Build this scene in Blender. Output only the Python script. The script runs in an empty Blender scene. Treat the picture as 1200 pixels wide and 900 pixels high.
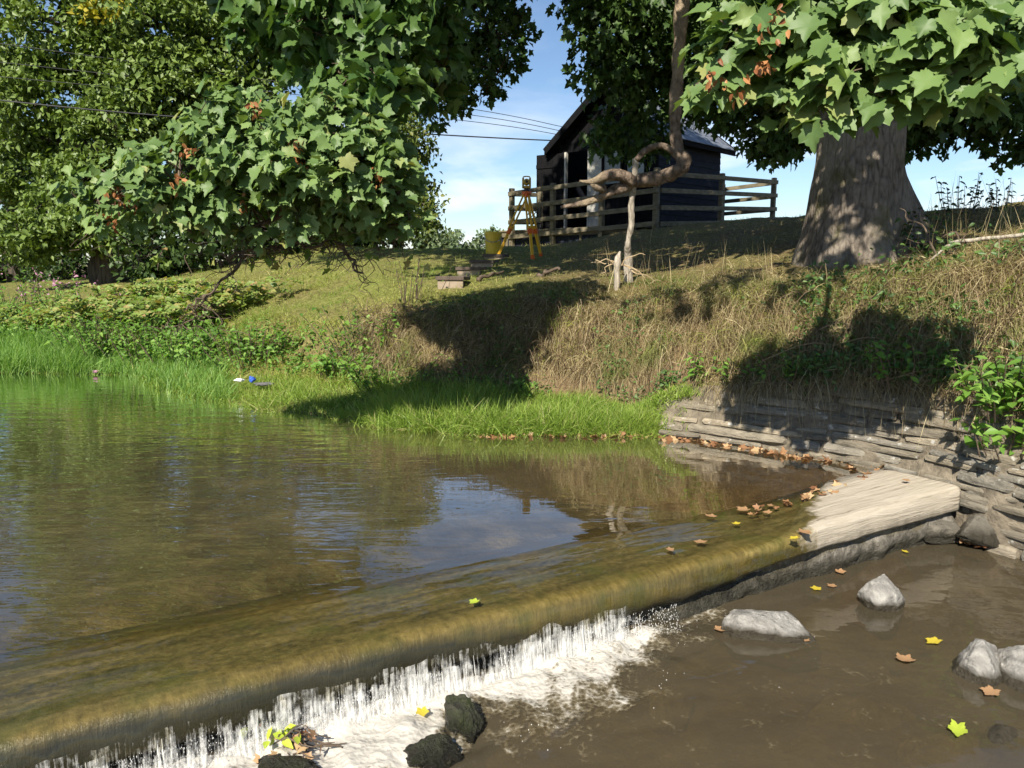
import bpy, math, random
import numpy as np
from mathutils import Vector

random.seed(7)
RNG = np.random.default_rng(11)
scene = bpy.context.scene
COL = scene.collection

# ------------------------------------------------------------------ camera maths
F = 900.0
CX, CY, HZ = 600.0, 450.0, 312.0
CH = 1.5
PITCH = math.atan((CY - HZ) / F)
CP, SP = math.cos(PITCH), math.sin(PITCH)

def ray(px, py):
    a = (px - CX) / F
    v = (CY - py) / F
    return np.array([a, CP + v * SP, v * CP - SP])

def W(px, py, d):
    r = ray(px, py)
    r = r * (d / r[1])
    return np.array([r[0], r[1], r[2] + CH])

def WZ(px, py, z):
    r = ray(px, py)
    return np.array([0, 0, CH]) + r * ((z - CH) / r[2])

SUN_AZ, SUN_EL = math.radians(22), math.radians(40)
SUN = np.array([-math.sin(SUN_AZ) * math.cos(SUN_EL), -math.cos(SUN_AZ) * math.cos(SUN_EL), math.sin(SUN_EL)])

# ------------------------------------------------------------------ noise
def _hash(ix, iy, iz, seed):
    h = (ix * 374761393 + iy * 668265263 + iz * 2147483647 + seed * 974711) & 0xFFFFFFFF
    h = ((h ^ (h >> 13)) * 1274126177) & 0xFFFFFFFF
    h = h ^ (h >> 16)
    return (h & 0xFFFF) / 65535.0

def vnoise(p, seed=0):
    p = np.asarray(p, float)
    i = np.floor(p).astype(np.int64)
    f = p - i
    f = f * f * (3 - 2 * f)
    out = 0
    for dx in (0, 1):
        wx = f[..., 0] if dx else 1 - f[..., 0]
        for dy in (0, 1):
            wy = f[..., 1] if dy else 1 - f[..., 1]
            for dz in (0, 1):
                wz = f[..., 2] if dz else 1 - f[..., 2]
                out = out + wx * wy * wz * _hash(i[..., 0] + dx, i[..., 1] + dy, i[..., 2] + dz, seed)
    return out * 2 - 1

def fbm(p, seed=0, oct=4):
    p = np.asarray(p, float)
    a, s, o = 1.0, 0, 0
    for k in range(oct):
        o = o + a * vnoise(p * (2 ** k), seed + k * 17)
        s += a
        a *= 0.5
    return o / s

def norm(v):
    v = np.asarray(v, float)
    return v / np.maximum(np.linalg.norm(v, axis=-1, keepdims=True), 1e-9)

# ------------------------------------------------------------------ object helpers
def link(o, parent=None):
    COL.objects.link(o)
    if parent is not None:
        o.parent = parent
    return o

def tag(o, label=None, cat=None, group=None, kind=None):
    if label: o['label'] = label
    if cat: o['category'] = cat
    if group: o['group'] = group
    if kind: o['kind'] = kind
    return o

def thing(name, loc, label, cat, group=None, rz=0):
    o = bpy.data.objects.new(name, None)
    o.empty_display_size = 0.2
    o.location = tuple(float(c) for c in loc)
    o.rotation_euler = (0, 0, rz)
    link(o)
    return tag(o, label, cat, group)

def mesh_obj(name, verts, faces, mat, parent=None, smooth=False, origin=None, attrs=None, uv=None):
    """faces: (n,3)/(n,4) int array or list of polygons. verts in world space; origin moves the object's origin."""
    verts = np.asarray(verts, np.float32).reshape(-1, 3)
    if parent is not None and origin is None:
        origin = np.array(parent.location) if tuple(parent.rotation_euler) == (0, 0, 0) else None
    if origin is not None:
        verts = verts - np.asarray(origin, np.float32)
    me = bpy.data.meshes.new(name)
    if isinstance(faces, np.ndarray):
        k = faces.shape[1]
        n = len(faces)
        me.vertices.add(len(verts)); me.vertices.foreach_set('co', verts.ravel())
        me.loops.add(n * k); me.loops.foreach_set('vertex_index', faces.astype(np.int32).ravel())
        me.polygons.add(n)
        me.polygons.foreach_set('loop_start', np.arange(0, n * k, k, dtype=np.int32))
        me.update(calc_edges=True)
    else:
        me.from_pydata(verts.tolist(), [], [tuple(int(i) for i in f) for f in faces])
        me.update()
    if smooth:
        me.polygons.foreach_set('use_smooth', np.ones(len(me.polygons), bool))
    if attrs:
        for an, arr in attrs.items():
            at = me.attributes.new(an, 'FLOAT', 'POINT')
            at.data.foreach_set('value', np.asarray(arr, np.float32))
    if uv is not None:
        ul = me.uv_layers.new(name='UVMap')
        vi = np.empty(len(me.loops), np.int32); me.loops.foreach_get('vertex_index', vi)
        ul.data.foreach_set('uv', np.asarray(uv, np.float32)[vi].ravel())
    me.materials.append(mat)
    me.validate()
    o = bpy.data.objects.new(name, me)
    if origin is not None and parent is None:
        o.location = tuple(float(c) for c in origin)
    return link(o, parent)

class MB:
    """collects shapes into one mesh"""
    def __init__(self): self.v, self.f, self.n = [], [], 0
    def add(self, verts, faces):
        verts = np.asarray(verts, float)
        self.v.append(verts)
        for f in faces: self.f.append(tuple(int(i) + self.n for i in f))
        self.n += len(verts)
        return self
    def box(self, c, size, axes=None, bevel=0.0):
        c = np.asarray(c, float)
        h = np.asarray(size, float) / 2
        ax = np.eye(3) if axes is None else np.asarray(axes, float)
        if bevel <= 0:
            vs = [(sx * h[0], sy * h[1], sz * h[2]) for sx in (-1, 1) for sy in (-1, 1) for sz in (-1, 1)]
            fs = [(0, 1, 3, 2), (4, 6, 7, 5), (0, 4, 5, 1), (2, 3, 7, 6), (0, 2, 6, 4), (1, 5, 7, 3)]
        else:
            b = min(bevel, h.min() * 0.9)
            vs, idx = [], {}
            for sx in (-1, 1):
                for sy in (-1, 1):
                    for sz in (-1, 1):
                        for k in range(3):
                            p = np.array([sx, sy, sz], float) * h
                            q = p - np.array([sx, sy, sz]) * b
                            q[k] = p[k]
                            idx[(sx, sy, sz, k)] = len(vs); vs.append(q)
            fs = []
            for k in range(3):
                a, bb = [i for i in range(3) if i != k]
                for s in (-1, 1):
                    quad = []
                    for (u, w) in ((-1, -1), (1, -1), (1, 1), (-1, 1)):
                        t = [0, 0, 0]; t[k] = s; t[a] = u; t[bb] = w
                        quad.append(idx[(t[0], t[1], t[2], k)])
                    fs.append(tuple(quad))
            for k in range(3):
                a, bb = [i for i in range(3) if i != k]
                for u in (-1, 1):
                    for w in (-1, 1):
                        t0 = [0, 0, 0]; t0[k] = -1; t0[a] = u; t0[bb] = w
                        t1 = list(t0); t1[k] = 1
                        fs.append((idx[(*t0, a)], idx[(*t1, a)], idx[(*t1, bb)], idx[(*t0, bb)]))
            for sx in (-1, 1):
                for sy in (-1, 1):
                    for sz in (-1, 1):
                        fs.append((idx[(sx, sy, sz, 0)], idx[(sx, sy, sz, 1)], idx[(sx, sy, sz, 2)]))
        vs = np.asarray(vs) @ ax + c
        return self.add(vs, fs)
    def beam(self, a, b, w, h, bevel=0.006, up=(0, 0, 1)):
        a, b = np.asarray(a, float), np.asarray(b, float)
        x = norm(b - a); y = norm(np.cross(up, x)); z = np.cross(x, y)
        return self.box((a + b) / 2, (np.linalg.norm(b - a), w, h), np.array([x, y, z]), bevel)
    def tube(self, pts, rad, sides=8, lump=0.0, seed=0, caps=True):
        v, f = tube_arrays(pts, rad, sides, lump, seed, caps)
        return self.add(v, f)
    def build(self, name, mat, parent=None, smooth=False, origin=None):
        me_v = np.vstack(self.v)
        return mesh_obj(name, me_v, self.f, mat, parent, smooth, origin)

def resample(pts, n):
    pts = np.asarray(pts, float)
    # Catmull-Rom through the points
    P = np.vstack([2 * pts[0] - pts[1], pts, 2 * pts[-1] - pts[-2]])
    out = []
    m = len(pts) - 1
    for u in np.linspace(0, m, n):
        i = min(int(u), m - 1); t = u - i
        p0, p1, p2, p3 = P[i], P[i + 1], P[i + 2], P[i + 3]
        out.append(0.5 * (2 * p1 + (p2 - p0) * t + (2 * p0 - 5 * p1 + 4 * p2 - p3) * t * t + (3 * p1 - p0 - 3 * p2 + p3) * t ** 3))
    return np.array(out)

def tube_arrays(pts, rad, sides=8, lump=0.0, seed=0, caps=True):
    pts = np.asarray(pts, float)
    n = len(pts)
    rad = np.interp(np.linspace(0, 1, n), np.linspace(0, 1, len(rad)), rad) if np.ndim(rad) else np.full(n, rad)
    tan = norm(np.gradient(pts, axis=0))
    ref = np.array([0.3, 0.2, 0.93])
    if abs(np.dot(tan[0], ref)) > 0.9: ref = np.array([1.0, 0.1, 0])
    u = norm(np.cross(tan[0], ref))
    vs = []
    ang = np.linspace(0, 2 * math.pi, sides, endpoint=False)
    for i in range(n):
        u = norm(u - tan[i] * np.dot(u, tan[i])); w = np.cross(tan[i], u)
        ring = np.outer(np.cos(ang), u) + np.outer(np.sin(ang), w)
        r = np.full(sides, rad[i])
        if lump:
            q = pts[i] + ring * rad[i]
            r = r * (1 + lump * fbm(q / max(rad.max(), 1e-3) * 0.7, seed, 3) + 0.45 * lump * fbm(q / max(rad.max(), 1e-3) * 2.5, seed + 5, 3))
        vs.append(pts[i] + ring * r[:, None])
    vs = np.vstack(vs)
    fs = []
    for i in range(n - 1):
        for k in range(sides):
            a, b = i * sides + k, i * sides + (k + 1) % sides
            fs.append((a, b, b + sides, a + sides))
    if caps:
        fs.append(tuple(range(sides))[::-1]); fs.append(tuple((n - 1) * sides + k for k in range(sides)))
    return vs, fs

# ------------------------------------------------------------------ materials
def new_mat(name):
    m = bpy.data.materials.new(name); m.use_nodes = True
    nt = m.node_tree; nt.nodes.clear()
    return m, nt

class N:
    def __init__(self, nt): self.nt = nt
    def __call__(self, typ, ins=None, **props):
        n = self.nt.nodes.new(typ)
        for k, v in props.items(): setattr(n, k, v)
        if ins:
            for k, v in ins.items():
                s = n.inputs[k]
                if isinstance(v, bpy.types.NodeSocket): self.nt.links.new(v, s)
                else: s.default_value = v
        return n
    def ramp(self, fac, stops, interp='LINEAR'):
        r = self('ShaderNodeValToRGB', {'Fac': fac})
        r.color_ramp.interpolation = interp
        el = r.color_ramp.elements
        while len(el) < len(stops): el.new(0.5)
        for e, (p, c) in zip(el, stops):
            e.position = p; e.color = (*c, 1) if len(c) == 3 else c
        return r.outputs['Color']
    def coords(self, scale=(1, 1, 1), rot=(0, 0, 0), kind='Object', loc=(0, 0, 0)):
        tc = self('ShaderNodeTexCoord')
        mp = self('ShaderNodeMapping', {'Vector': tc.outputs[kind], 'Scale': scale, 'Rotation': rot, 'Location': loc})
        return mp.outputs['Vector']
    def noise(self, vec, scale=5, detail=4, rough=0.55, dist=0.0):
        n = self('ShaderNodeTexNoise', {'Vector': vec, 'Scale': scale, 'Detail': detail, 'Roughness': rough, 'Distortion': dist})
        return n.outputs['Fac']
    def mix(self, fac, a, b, blend='MIX'):
        n = self('ShaderNodeMix', data_type='RGBA', blend_type=blend)
        for i, v in ((0, fac), (6, a), (7, b)):
            s = n.inputs[i]
            if isinstance(v, bpy.types.NodeSocket): self.nt.links.new(v, s)
            else: s.default_value = (*v, 1) if (i and len(v) == 3) else v
        return n.outputs[2]
    def math(self, op, a, b=0.0, c=None, clamp=False):
        n = self('ShaderNodeMath', operation=op, use_clamp=clamp)
        for i, v in enumerate((a, b) if c is None else (a, b, c)):
            if isinstance(v, bpy.types.NodeSocket): self.nt.links.new(v, n.inputs[i])
            else: n.inputs[i].default_value = v
        return n.outputs[0]
    def bump(self, h, strength=0.5, dist=0.02):
        return self('ShaderNodeBump', {'Height': h, 'Strength': strength, 'Distance': dist}).outputs['Normal']
    def out(self, shader):
        o = self('ShaderNodeOutputMaterial'); self.nt.links.new(shader, o.inputs['Surface'])

def simple(name, stops, scale=6, detail=5, rough=0.8, vec_scale=(1, 1, 1), bump=0.4, bdist=0.01, bscale=None, metallic=0.0, island=0.0, spec=0.3, rot=(0, 0, 0)):
    m, nt = new_mat(name); n = N(nt)
    v = n.coords(vec_scale, rot)
    f = n.noise(v, scale, detail, 0.6)
    c = n.ramp(f, stops)
    if island:
        g = n('ShaderNodeNewGeometry').outputs['Random Per Island']
        k = n.math('MULTIPLY_ADD', g, island * 2, 1 - island)
        hs = n('ShaderNodeHueSaturation', {'Color': c, 'Value': k, 'Hue': 0.5, 'Saturation': 1.0})
        c = hs.outputs['Color']
    b = n('ShaderNodeBsdfPrincipled', {'Base Color': c, 'Roughness': rough, 'Metallic': metallic, 'Specular IOR Level': spec})
    if bump:
        f2 = n.noise(v, bscale or scale * 3, 5, 0.65)
        nt.links.new(n.bump(f2, bump, bdist), b.inputs['Normal'])
    n.out(b.outputs[0])
    return m

def leaf_mat(name, stops, trans=0.3, gloss=0.25, trans_col=None, rough=0.45, patch=None, vein=False):
    """stops: ramp over random-per-island. patch=(scale, colour, lo, hi) mixes a second colour in by position."""
    m, nt = new_mat(name); n = N(nt)
    g = n('ShaderNodeNewGeometry').outputs['Random Per Island']
    c = n.ramp(g, stops)
    if patch:
        v = n.coords()
        f = n.ramp(n.noise(v, patch[0], 3), [(patch[2], (0, 0, 0)), (patch[3], (1, 1, 1))])
        c = n.mix(f, c, patch[1])
    if vein:
        uv = n('ShaderNodeUVMap').outputs[0]
        vn = n('ShaderNodeTexVoronoi', {'Vector': uv, 'Scale': 5.0}, feature='DISTANCE_TO_EDGE').outputs['Distance']
        vr = n.ramp(vn, [(0.0, (1, 1, 1)), (0.07, (0, 0, 0))])
        c = n.mix(n.math('MULTIPLY', vr, 0.22), c, (0.16, 0.22, 0.05))
    b = n('ShaderNodeBsdfPrincipled', {'Base Color': c, 'Roughness': rough, 'Specular IOR Level': gloss})
    tc = n.mix(1.0, c, trans_col or (1.3, 1.35, 0.55), 'MULTIPLY')
    t = n('ShaderNodeBsdfTranslucent', {'Color': tc})
    mx = n('ShaderNodeMixShader', {0: trans, 1: b.outputs[0], 2: t.outputs[0]})
    n.out(mx.outputs[0])
    return m

def bark_mat(name, dark, light, moss=None, scale=(9, 9, 1.6), bump=0.9, fine=10, patch=None):
    m, nt = new_mat(name); n = N(nt)
    v = n.coords(scale)
    vo = n('ShaderNodeTexVoronoi', {'Vector': v, 'Scale': 1.6, 'Randomness': 1.0}).outputs['Distance']
    f = n.noise(v, 1.5, 6, 0.7, 0.8)
    ve = n('ShaderNodeTexVoronoi', {'Vector': n.mix(0.12, v, n('ShaderNodeTexNoise', {'Vector': v, 'Scale': 1.2, 'Detail': 3}).outputs['Color'], 'ADD'), 'Scale': 0.9}, feature='DISTANCE_TO_EDGE').outputs['Distance']
    k = n.math('MULTIPLY_ADD', vo, 0.3, n.math('MULTIPLY_ADD', f, 0.6, n.math('MULTIPLY', n.math('MINIMUM', ve, 0.22), 1.1)))
    c = n.ramp(k, [(0.25, dark), (0.75, light)])
    v2 = n.coords()
    if patch:
        pf = n.ramp(n.noise(v2, 1.7, 4, 0.6), [(0.46, (0, 0, 0)), (0.6, (1, 1, 1))])
        c = n.mix(n.math('MULTIPLY', pf, 0.75), c, patch)
    if moss:
        mf = n.ramp(n.noise(v2, 2.3, 5, 0.65), [(0.52, (0, 0, 0)), (0.66, (1, 1, 1))])
        c = n.mix(n.math('MULTIPLY', mf, 0.8), c, moss)
    b = n('ShaderNodeBsdfPrincipled', {'Base Color': c, 'Roughness': 0.9, 'Specular IOR Level': 0.15})
    f3 = n.noise(v, fine, 4, 0.7)
    h = n.math('ADD', k, n.math('MULTIPLY', f3, 0.35))
    nt.links.new(n.bump(h, bump, 0.05), b.inputs['Normal'])
    n.out(b.outputs[0])
    return m

M = {}
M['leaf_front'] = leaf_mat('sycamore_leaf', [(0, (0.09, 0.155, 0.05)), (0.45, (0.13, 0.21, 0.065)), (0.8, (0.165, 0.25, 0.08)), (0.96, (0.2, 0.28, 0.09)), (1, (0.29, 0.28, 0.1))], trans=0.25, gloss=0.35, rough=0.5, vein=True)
M['leaf_mid'] = leaf_mat('sycamore_leaf_mid', [(0, (0.045, 0.095, 0.024)), (0.5, (0.075, 0.145, 0.035)), (1, (0.12, 0.195, 0.05))], trans=0.25, gloss=0.35)  # darker copy of the sycamore leaf, the upper bough's shade put into its colour
M['leaf_crown'] = leaf_mat('sycamore_leaf_crown', [(0, (0.035, 0.066, 0.018)), (0.6, (0.055, 0.105, 0.026)), (1, (0.085, 0.145, 0.038))], trans=0.25, gloss=0.25)  # darker still: shade and backlight under the crown put into the leaf colour
M['leaf_oak'] = leaf_mat('oak_leaf', [(0, (0.09, 0.14, 0.03)), (0.5, (0.13, 0.195, 0.042)), (1, (0.175, 0.24, 0.058))], trans=0.22, gloss=0.35)
M['leaf_yellow'] = leaf_mat('turning_leaf', [(0, (0.3, 0.28, 0.03)), (1, (0.45, 0.38, 0.05))], trans=0.3)
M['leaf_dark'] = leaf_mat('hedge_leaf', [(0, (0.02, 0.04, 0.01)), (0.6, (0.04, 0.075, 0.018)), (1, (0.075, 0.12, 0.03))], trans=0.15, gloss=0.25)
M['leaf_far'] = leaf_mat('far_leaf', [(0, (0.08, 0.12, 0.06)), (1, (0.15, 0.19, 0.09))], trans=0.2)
M['leaf_field'] = leaf_mat('ash_leaf', [(0, (0.06, 0.1, 0.022)), (0.6, (0.11, 0.15, 0.03)), (1, (0.19, 0.2, 0.05))], trans=0.3)
M['leaf_nettle'] = leaf_mat('nettle_leaf', [(0, (0.08, 0.17, 0.03)), (0.6, (0.15, 0.28, 0.05)), (1, (0.23, 0.37, 0.075))], trans=0.35)
M['leaf_fern'] = leaf_mat('fern_leaf', [(0, (0.14, 0.21, 0.05)), (0.6, (0.23, 0.31, 0.075)), (0.85, (0.33, 0.33, 0.11)), (1, (0.34, 0.22, 0.1))], trans=0.35)
M['grass_long'] = leaf_mat('long_grass', [(0, (0.14, 0.23, 0.035)), (0.5, (0.24, 0.36, 0.06)), (0.88, (0.35, 0.45, 0.1)), (1, (0.52, 0.46, 0.24))], trans=0.35, gloss=0.35, patch=(1.3, (0.28, 0.36, 0.07), 0.5, 0.72))
M['grass_reed'] = leaf_mat('reed_grass', [(0, (0.12, 0.24, 0.05)), (0.5, (0.2, 0.36, 0.08)), (1, (0.32, 0.46, 0.14))], trans=0.35, gloss=0.4)
M['grass_short'] = leaf_mat('short_grass', [(0, (0.15, 0.2, 0.035)), (0.4, (0.28, 0.31, 0.065)), (0.75, (0.4, 0.38, 0.12)), (1, (0.5, 0.43, 0.2))], trans=0.3, gloss=0.2, patch=(0.55, (0.19, 0.26, 0.045), 0.48, 0.62))
M['grass_brown'] = leaf_mat('browned_grass', [(0, (0.09, 0.1, 0.03)), (0.4, (0.2, 0.18, 0.065)), (0.75, (0.32, 0.265, 0.12)), (1, (0.45, 0.38, 0.2))], trans=0.25, gloss=0.2, patch=(0.9, (0.13, 0.17, 0.04), 0.52, 0.66))
M['grass_dead'] = leaf_mat('dead_grass', [(0, (0.11, 0.085, 0.045)), (0.4, (0.29, 0.225, 0.12)), (0.8, (0.43, 0.35, 0.195)), (1, (0.58, 0.5, 0.3))], trans=0.25, gloss=0.2, trans_col=(1, .9, .7), patch=(1.4, (0.15, 0.19, 0.05), 0.55, 0.68))
M['bramble'] = leaf_mat('bramble_stem', [(0, (0.05, 0.035, 0.022)), (0.6, (0.13, 0.09, 0.055)), (1, (0.3, 0.22, 0.14))], trans=0.0, gloss=0.2)
M['key_seed'] = leaf_mat('dry_seed', [(0, (0.22, 0.08, 0.03)), (1, (0.42, 0.2, 0.08))], trans=0.2, trans_col=(1, .7, .5))
M['leaf_brown'] = leaf_mat('fallen_brown_leaf', [(0, (0.2, 0.09, 0.045)), (0.5, (0.36, 0.2, 0.1)), (1, (0.5, 0.36, 0.2))], trans=0.15, trans_col=(1, .8, .5))
M['leaf_lemon'] = leaf_mat('fallen_yellow_leaf', [(0, (0.5, 0.36, 0.03)), (1, (0.6, 0.5, 0.06))], trans=0.15)
M['leaf_lime'] = leaf_mat('fallen_lime_leaf', [(0, (0.38, 0.48, 0.05)), (1, (0.42, 0.5, 0.06))], trans=0.15)
M['petal'] = leaf_mat('pink_petal', [(0, (0.4, 0.17, 0.27)), (1, (0.6, 0.36, 0.46))], trans=0.3, trans_col=(1, .8, .9))
M['bark'] = bark_mat('sycamore_bark', (0.055, 0.045, 0.036), (0.25, 0.21, 0.17), moss=(0.09, 0.085, 0.025), patch=(0.3, 0.26, 0.21), scale=(17, 17, 6), bump=1.0, fine=5)
M['bark_oak'] = bark_mat('oak_bark', (0.03, 0.025, 0.02), (0.12, 0.1, 0.08))
M['bark_limb'] = bark_mat('limb_bark', (0.05, 0.038, 0.028), (0.24, 0.18, 0.135), scale=(13, 13, 8), patch=(0.34, 0.27, 0.18), fine=5, bump=0.9)
M['deadwood'] = bark_mat('bleached_wood', (0.2, 0.17, 0.13), (0.5, 0.44, 0.36), scale=(24, 24, 4), bump=0.6)
M['twig'] = simple('twig_bark', [(0.3, (0.05, 0.035, 0.025)), (0.7, (0.16, 0.12, 0.085))], 12)
M['twig_pale'] = simple('pale_twig', [(0.3, (0.3, 0.22, 0.12)), (0.7, (0.55, 0.43, 0.28))], 12)
M['rail'] = simple('weathered_rail', [(0.3, (0.085, 0.075, 0.045)), (0.55, (0.17, 0.145, 0.095)), (0.75, (0.25, 0.21, 0.15))], 5, 6, vec_scale=(1, 1, 3), bump=0.5)
M['shed_board'] = simple('tarred_board', [(0.3, (0.012, 0.0145, 0.022)), (0.7, (0.026, 0.031, 0.046))], 4, 6, 0.8, vec_scale=(1, 1, 6), bump=0.5, spec=0.12)  # dark blue boards, darkened further to stand in for canopy shade
M['shed_black'] = simple('black_door_paint', [(0.3, (0.005, 0.005, 0.006)), (0.7, (0.012, 0.012, 0.013))], 4, 6, 0.85, bump=0.3, spec=0.06)  # black paint, darkened further to stand in for canopy shade
M['slate'] = simple('roof_slate', [(0.3, (0.1, 0.11, 0.13)), (0.7, (0.2, 0.22, 0.26))], 8, 5, 0.5, bump=0.5, island=0.2)
M['pale_paint'] = simple('worn_white_paint', [(0.35, (0.33, 0.31, 0.27)), (0.6, (0.52, 0.5, 0.45))], 7, 6, 0.6, bump=0.2)
M['glass'] = simple('dusty_pane', [(0.3, (0.2, 0.22, 0.22)), (0.7, (0.3, 0.32, 0.32))], 3, 4, 0.2, bump=0.0, spec=0.5)
M['survey_yellow'] = simple('yellow_lacquer', [(0.3, (0.62, 0.33, 0.02)), (0.7, (0.75, 0.43, 0.04))], 7, 4, 0.4, bump=0.1)
M['survey_cream'] = simple('instrument_casing', [(0.3, (0.45, 0.3, 0.05)), (0.7, (0.58, 0.4, 0.09))], 12, 4, 0.45, bump=0.1)
M['orange'] = simple('orange_fitting', [(0.3, (0.6, 0.1, 0.02)), (0.7, (0.7, 0.15, 0.03))], 9, 3, 0.45, bump=0.1)
M['black'] = simple('black_plastic', [(0.3, (0.012, 0.012, 0.012)), (0.7, (0.03, 0.03, 0.03))], 9, 3, 0.45, bump=0.1)
M['steel'] = simple('dull_steel', [(0.3, (0.35, 0.35, 0.35)), (0.7, (0.5, 0.5, 0.5))], 9, 3, 0.4, bump=0.1, metallic=0.7)
M['bucket'] = simple('yellow_plastic', [(0.3, (0.62, 0.42, 0.03)), (0.7, (0.72, 0.5, 0.05))], 7, 5, 0.4, bump=0.1)
M['step_top'] = simple('dark_step_board', [(0.3, (0.06, 0.045, 0.035)), (0.7, (0.14, 0.105, 0.085))], 6, 5, vec_scale=(1, 6, 1))
M['step_riser'] = simple('pale_step_riser', [(0.3, (0.22, 0.17, 0.12)), (0.7, (0.36, 0.29, 0.22))], 6, 5)
M['wire'] = simple('cable_sheath', [(0.3, (0.02, 0.02, 0.022)), (0.7, (0.04, 0.04, 0.045))], 3, 2, 0.5, bump=0)
M['blue_plastic'] = simple('blue_plastic', [(0.3, (0.03, 0.08, 0.4)), (0.7, (0.06, 0.14, 0.55))], 9, 4, 0.35, bump=0.2)
M['white_plastic'] = simple('white_plastic', [(0.3, (0.6, 0.6, 0.62)), (0.7, (0.75, 0.75, 0.75))], 9, 4, 0.4, bump=0.2)
M['grey_cloth'] = simple('grey_cloth', [(0.3, (0.08, 0.08, 0.09)), (0.7, (0.16, 0.15, 0.15))], 12, 4, 0.9, bump=0.4)
M['clay'] = simple('bare_soil', [(0.3, (0.22, 0.14, 0.08)), (0.7, (0.42, 0.3, 0.19))], 6, 6, 0.95, bump=0.8, bdist=0.03)

# rock: pale dry stone, wet near the waterline (object z = 0 is the waterline)
def rock_mat(name, dry0, dry1, wet, wl=0.02, soft=0.05, moss=None):
    m, nt = new_mat(name); n = N(nt)
    v = n.coords()
    f = n.noise(v, 7, 8, 0.68, 0.6)
    c = n.ramp(f, [(0.28, dry0), (0.5, tuple((a + b) / 2 for a, b in zip(dry0, dry1))), (0.68, dry1)])
    w = n('ShaderNodeTexWave', {'Vector': v, 'Scale': 5, 'Distortion': 9, 'Detail': 4}, wave_type='BANDS', bands_direction='DIAGONAL').outputs['Fac']
    c = n.mix(n.math('MULTIPLY', w, 0.25), c, tuple(x * 0.5 for x in dry0))
    if moss:
        mf = n.ramp(n.noise(v, 5, 5, 0.7), [(0.42, (0, 0, 0)), (0.58, (1, 1, 1))])
        c = n.mix(mf, c, moss)
    z = n('ShaderNodeSeparateXYZ', {0: n('ShaderNodeTexCoord').outputs['Object']}).outputs['Z']
    zz = n.math('MULTIPLY_ADD', n.noise(v, 9, 3), 0.06, n.math('SUBTRACT', z, 0.03))
    k = n('ShaderNodeMapRange', {'Value': zz, 'From Min': wl, 'From Max': wl + soft, 'To Min': 1.0, 'To Max': 0.0}).outputs[0]
    c = n.mix(k, c, wet)
    r = n('ShaderNodeMapRange', {'Value': k, 'To Min': 0.85, 'To Max': 0.2}).outputs[0]
    b = n('ShaderNodeBsdfPrincipled', {'Base Color': c, 'Roughness': r, 'Specular IOR Level': 0.35})
    h = n.math('MULTIPLY_ADD', n.noise(v, 22, 6, 0.7), 0.6, f)
    nt.links.new(n.bump(h, 1.0, 0.05), b.inputs['Normal'])
    n.out(b.outputs[0])
    return m
M['rock'] = rock_mat('grey_rock', (0.17, 0.16, 0.145), (0.6, 0.57, 0.52), (0.05, 0.042, 0.028), wl=.03, soft=.03)
M['rock_moss'] = rock_mat('mossy_wet_rock', (0.022, 0.022, 0.014), (0.09, 0.085, 0.06), (0.014, 0.013, 0.008), wl=0.03, soft=0.1, moss=(0.045, 0.058, 0.014))
M['rubble'] = rock_mat('rubble_stone', (0.1, 0.09, 0.075), (0.28, 0.25, 0.2), (0.04, 0.035, 0.025), wl=0.0, soft=0.06)

# retaining-wall stone
def wall_mat():
    m, nt = new_mat('slate_wall_stone'); n = N(nt)
    v = n.coords()
    g = n('ShaderNodeNewGeometry').outputs['Random Per Island']
    base = n.ramp(g, [(0, (0.17, 0.155, 0.13)), (0.4, (0.28, 0.25, 0.2)), (0.7, (0.23, 0.22, 0.2)), (1, (0.4, 0.345, 0.265))])
    vs = n.coords((1, 1, 4))
    f = n.noise(vs, 8, 7, 0.7, 0.4)
    c = n.mix(n.ramp(f, [(0.3, (0, 0, 0)), (0.7, (1, 1, 1))]), n.mix(1.0, base, (0.5, 0.48, 0.45), 'MULTIPLY'), n.mix(1.0, base, (1.35, 1.3, 1.2), 'MULTIPLY'))
    li = n.ramp(n.noise(v, 16, 3, 0.6), [(0.62, (0, 0, 0)), (0.68, (1, 1, 1))])
    c = n.mix(n.math('MULTIPLY', li, 0.7), c, (0.55, 0.54, 0.5))
    b = n('ShaderNodeBsdfPrincipled', {'Base Color': c, 'Roughness': 0.9, 'Specular IOR Level': 0.2})
    h = n.math('MULTIPLY_ADD', n.noise(vs, 26, 6, 0.7), 0.7, f)
    nt.links.new(n.bump(h, 1.0, 0.025), b.inputs['Normal'])
    n.out(b.outputs[0])
    return m
M['wall'] = wall_mat()
M['mortar'] = simple('earth_mortar', [(0.3, (0.09, 0.075, 0.055)), (0.7, (0.25, 0.21, 0.155))], 9, 6, 0.95, bump=0.9, bdist=0.03)

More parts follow.
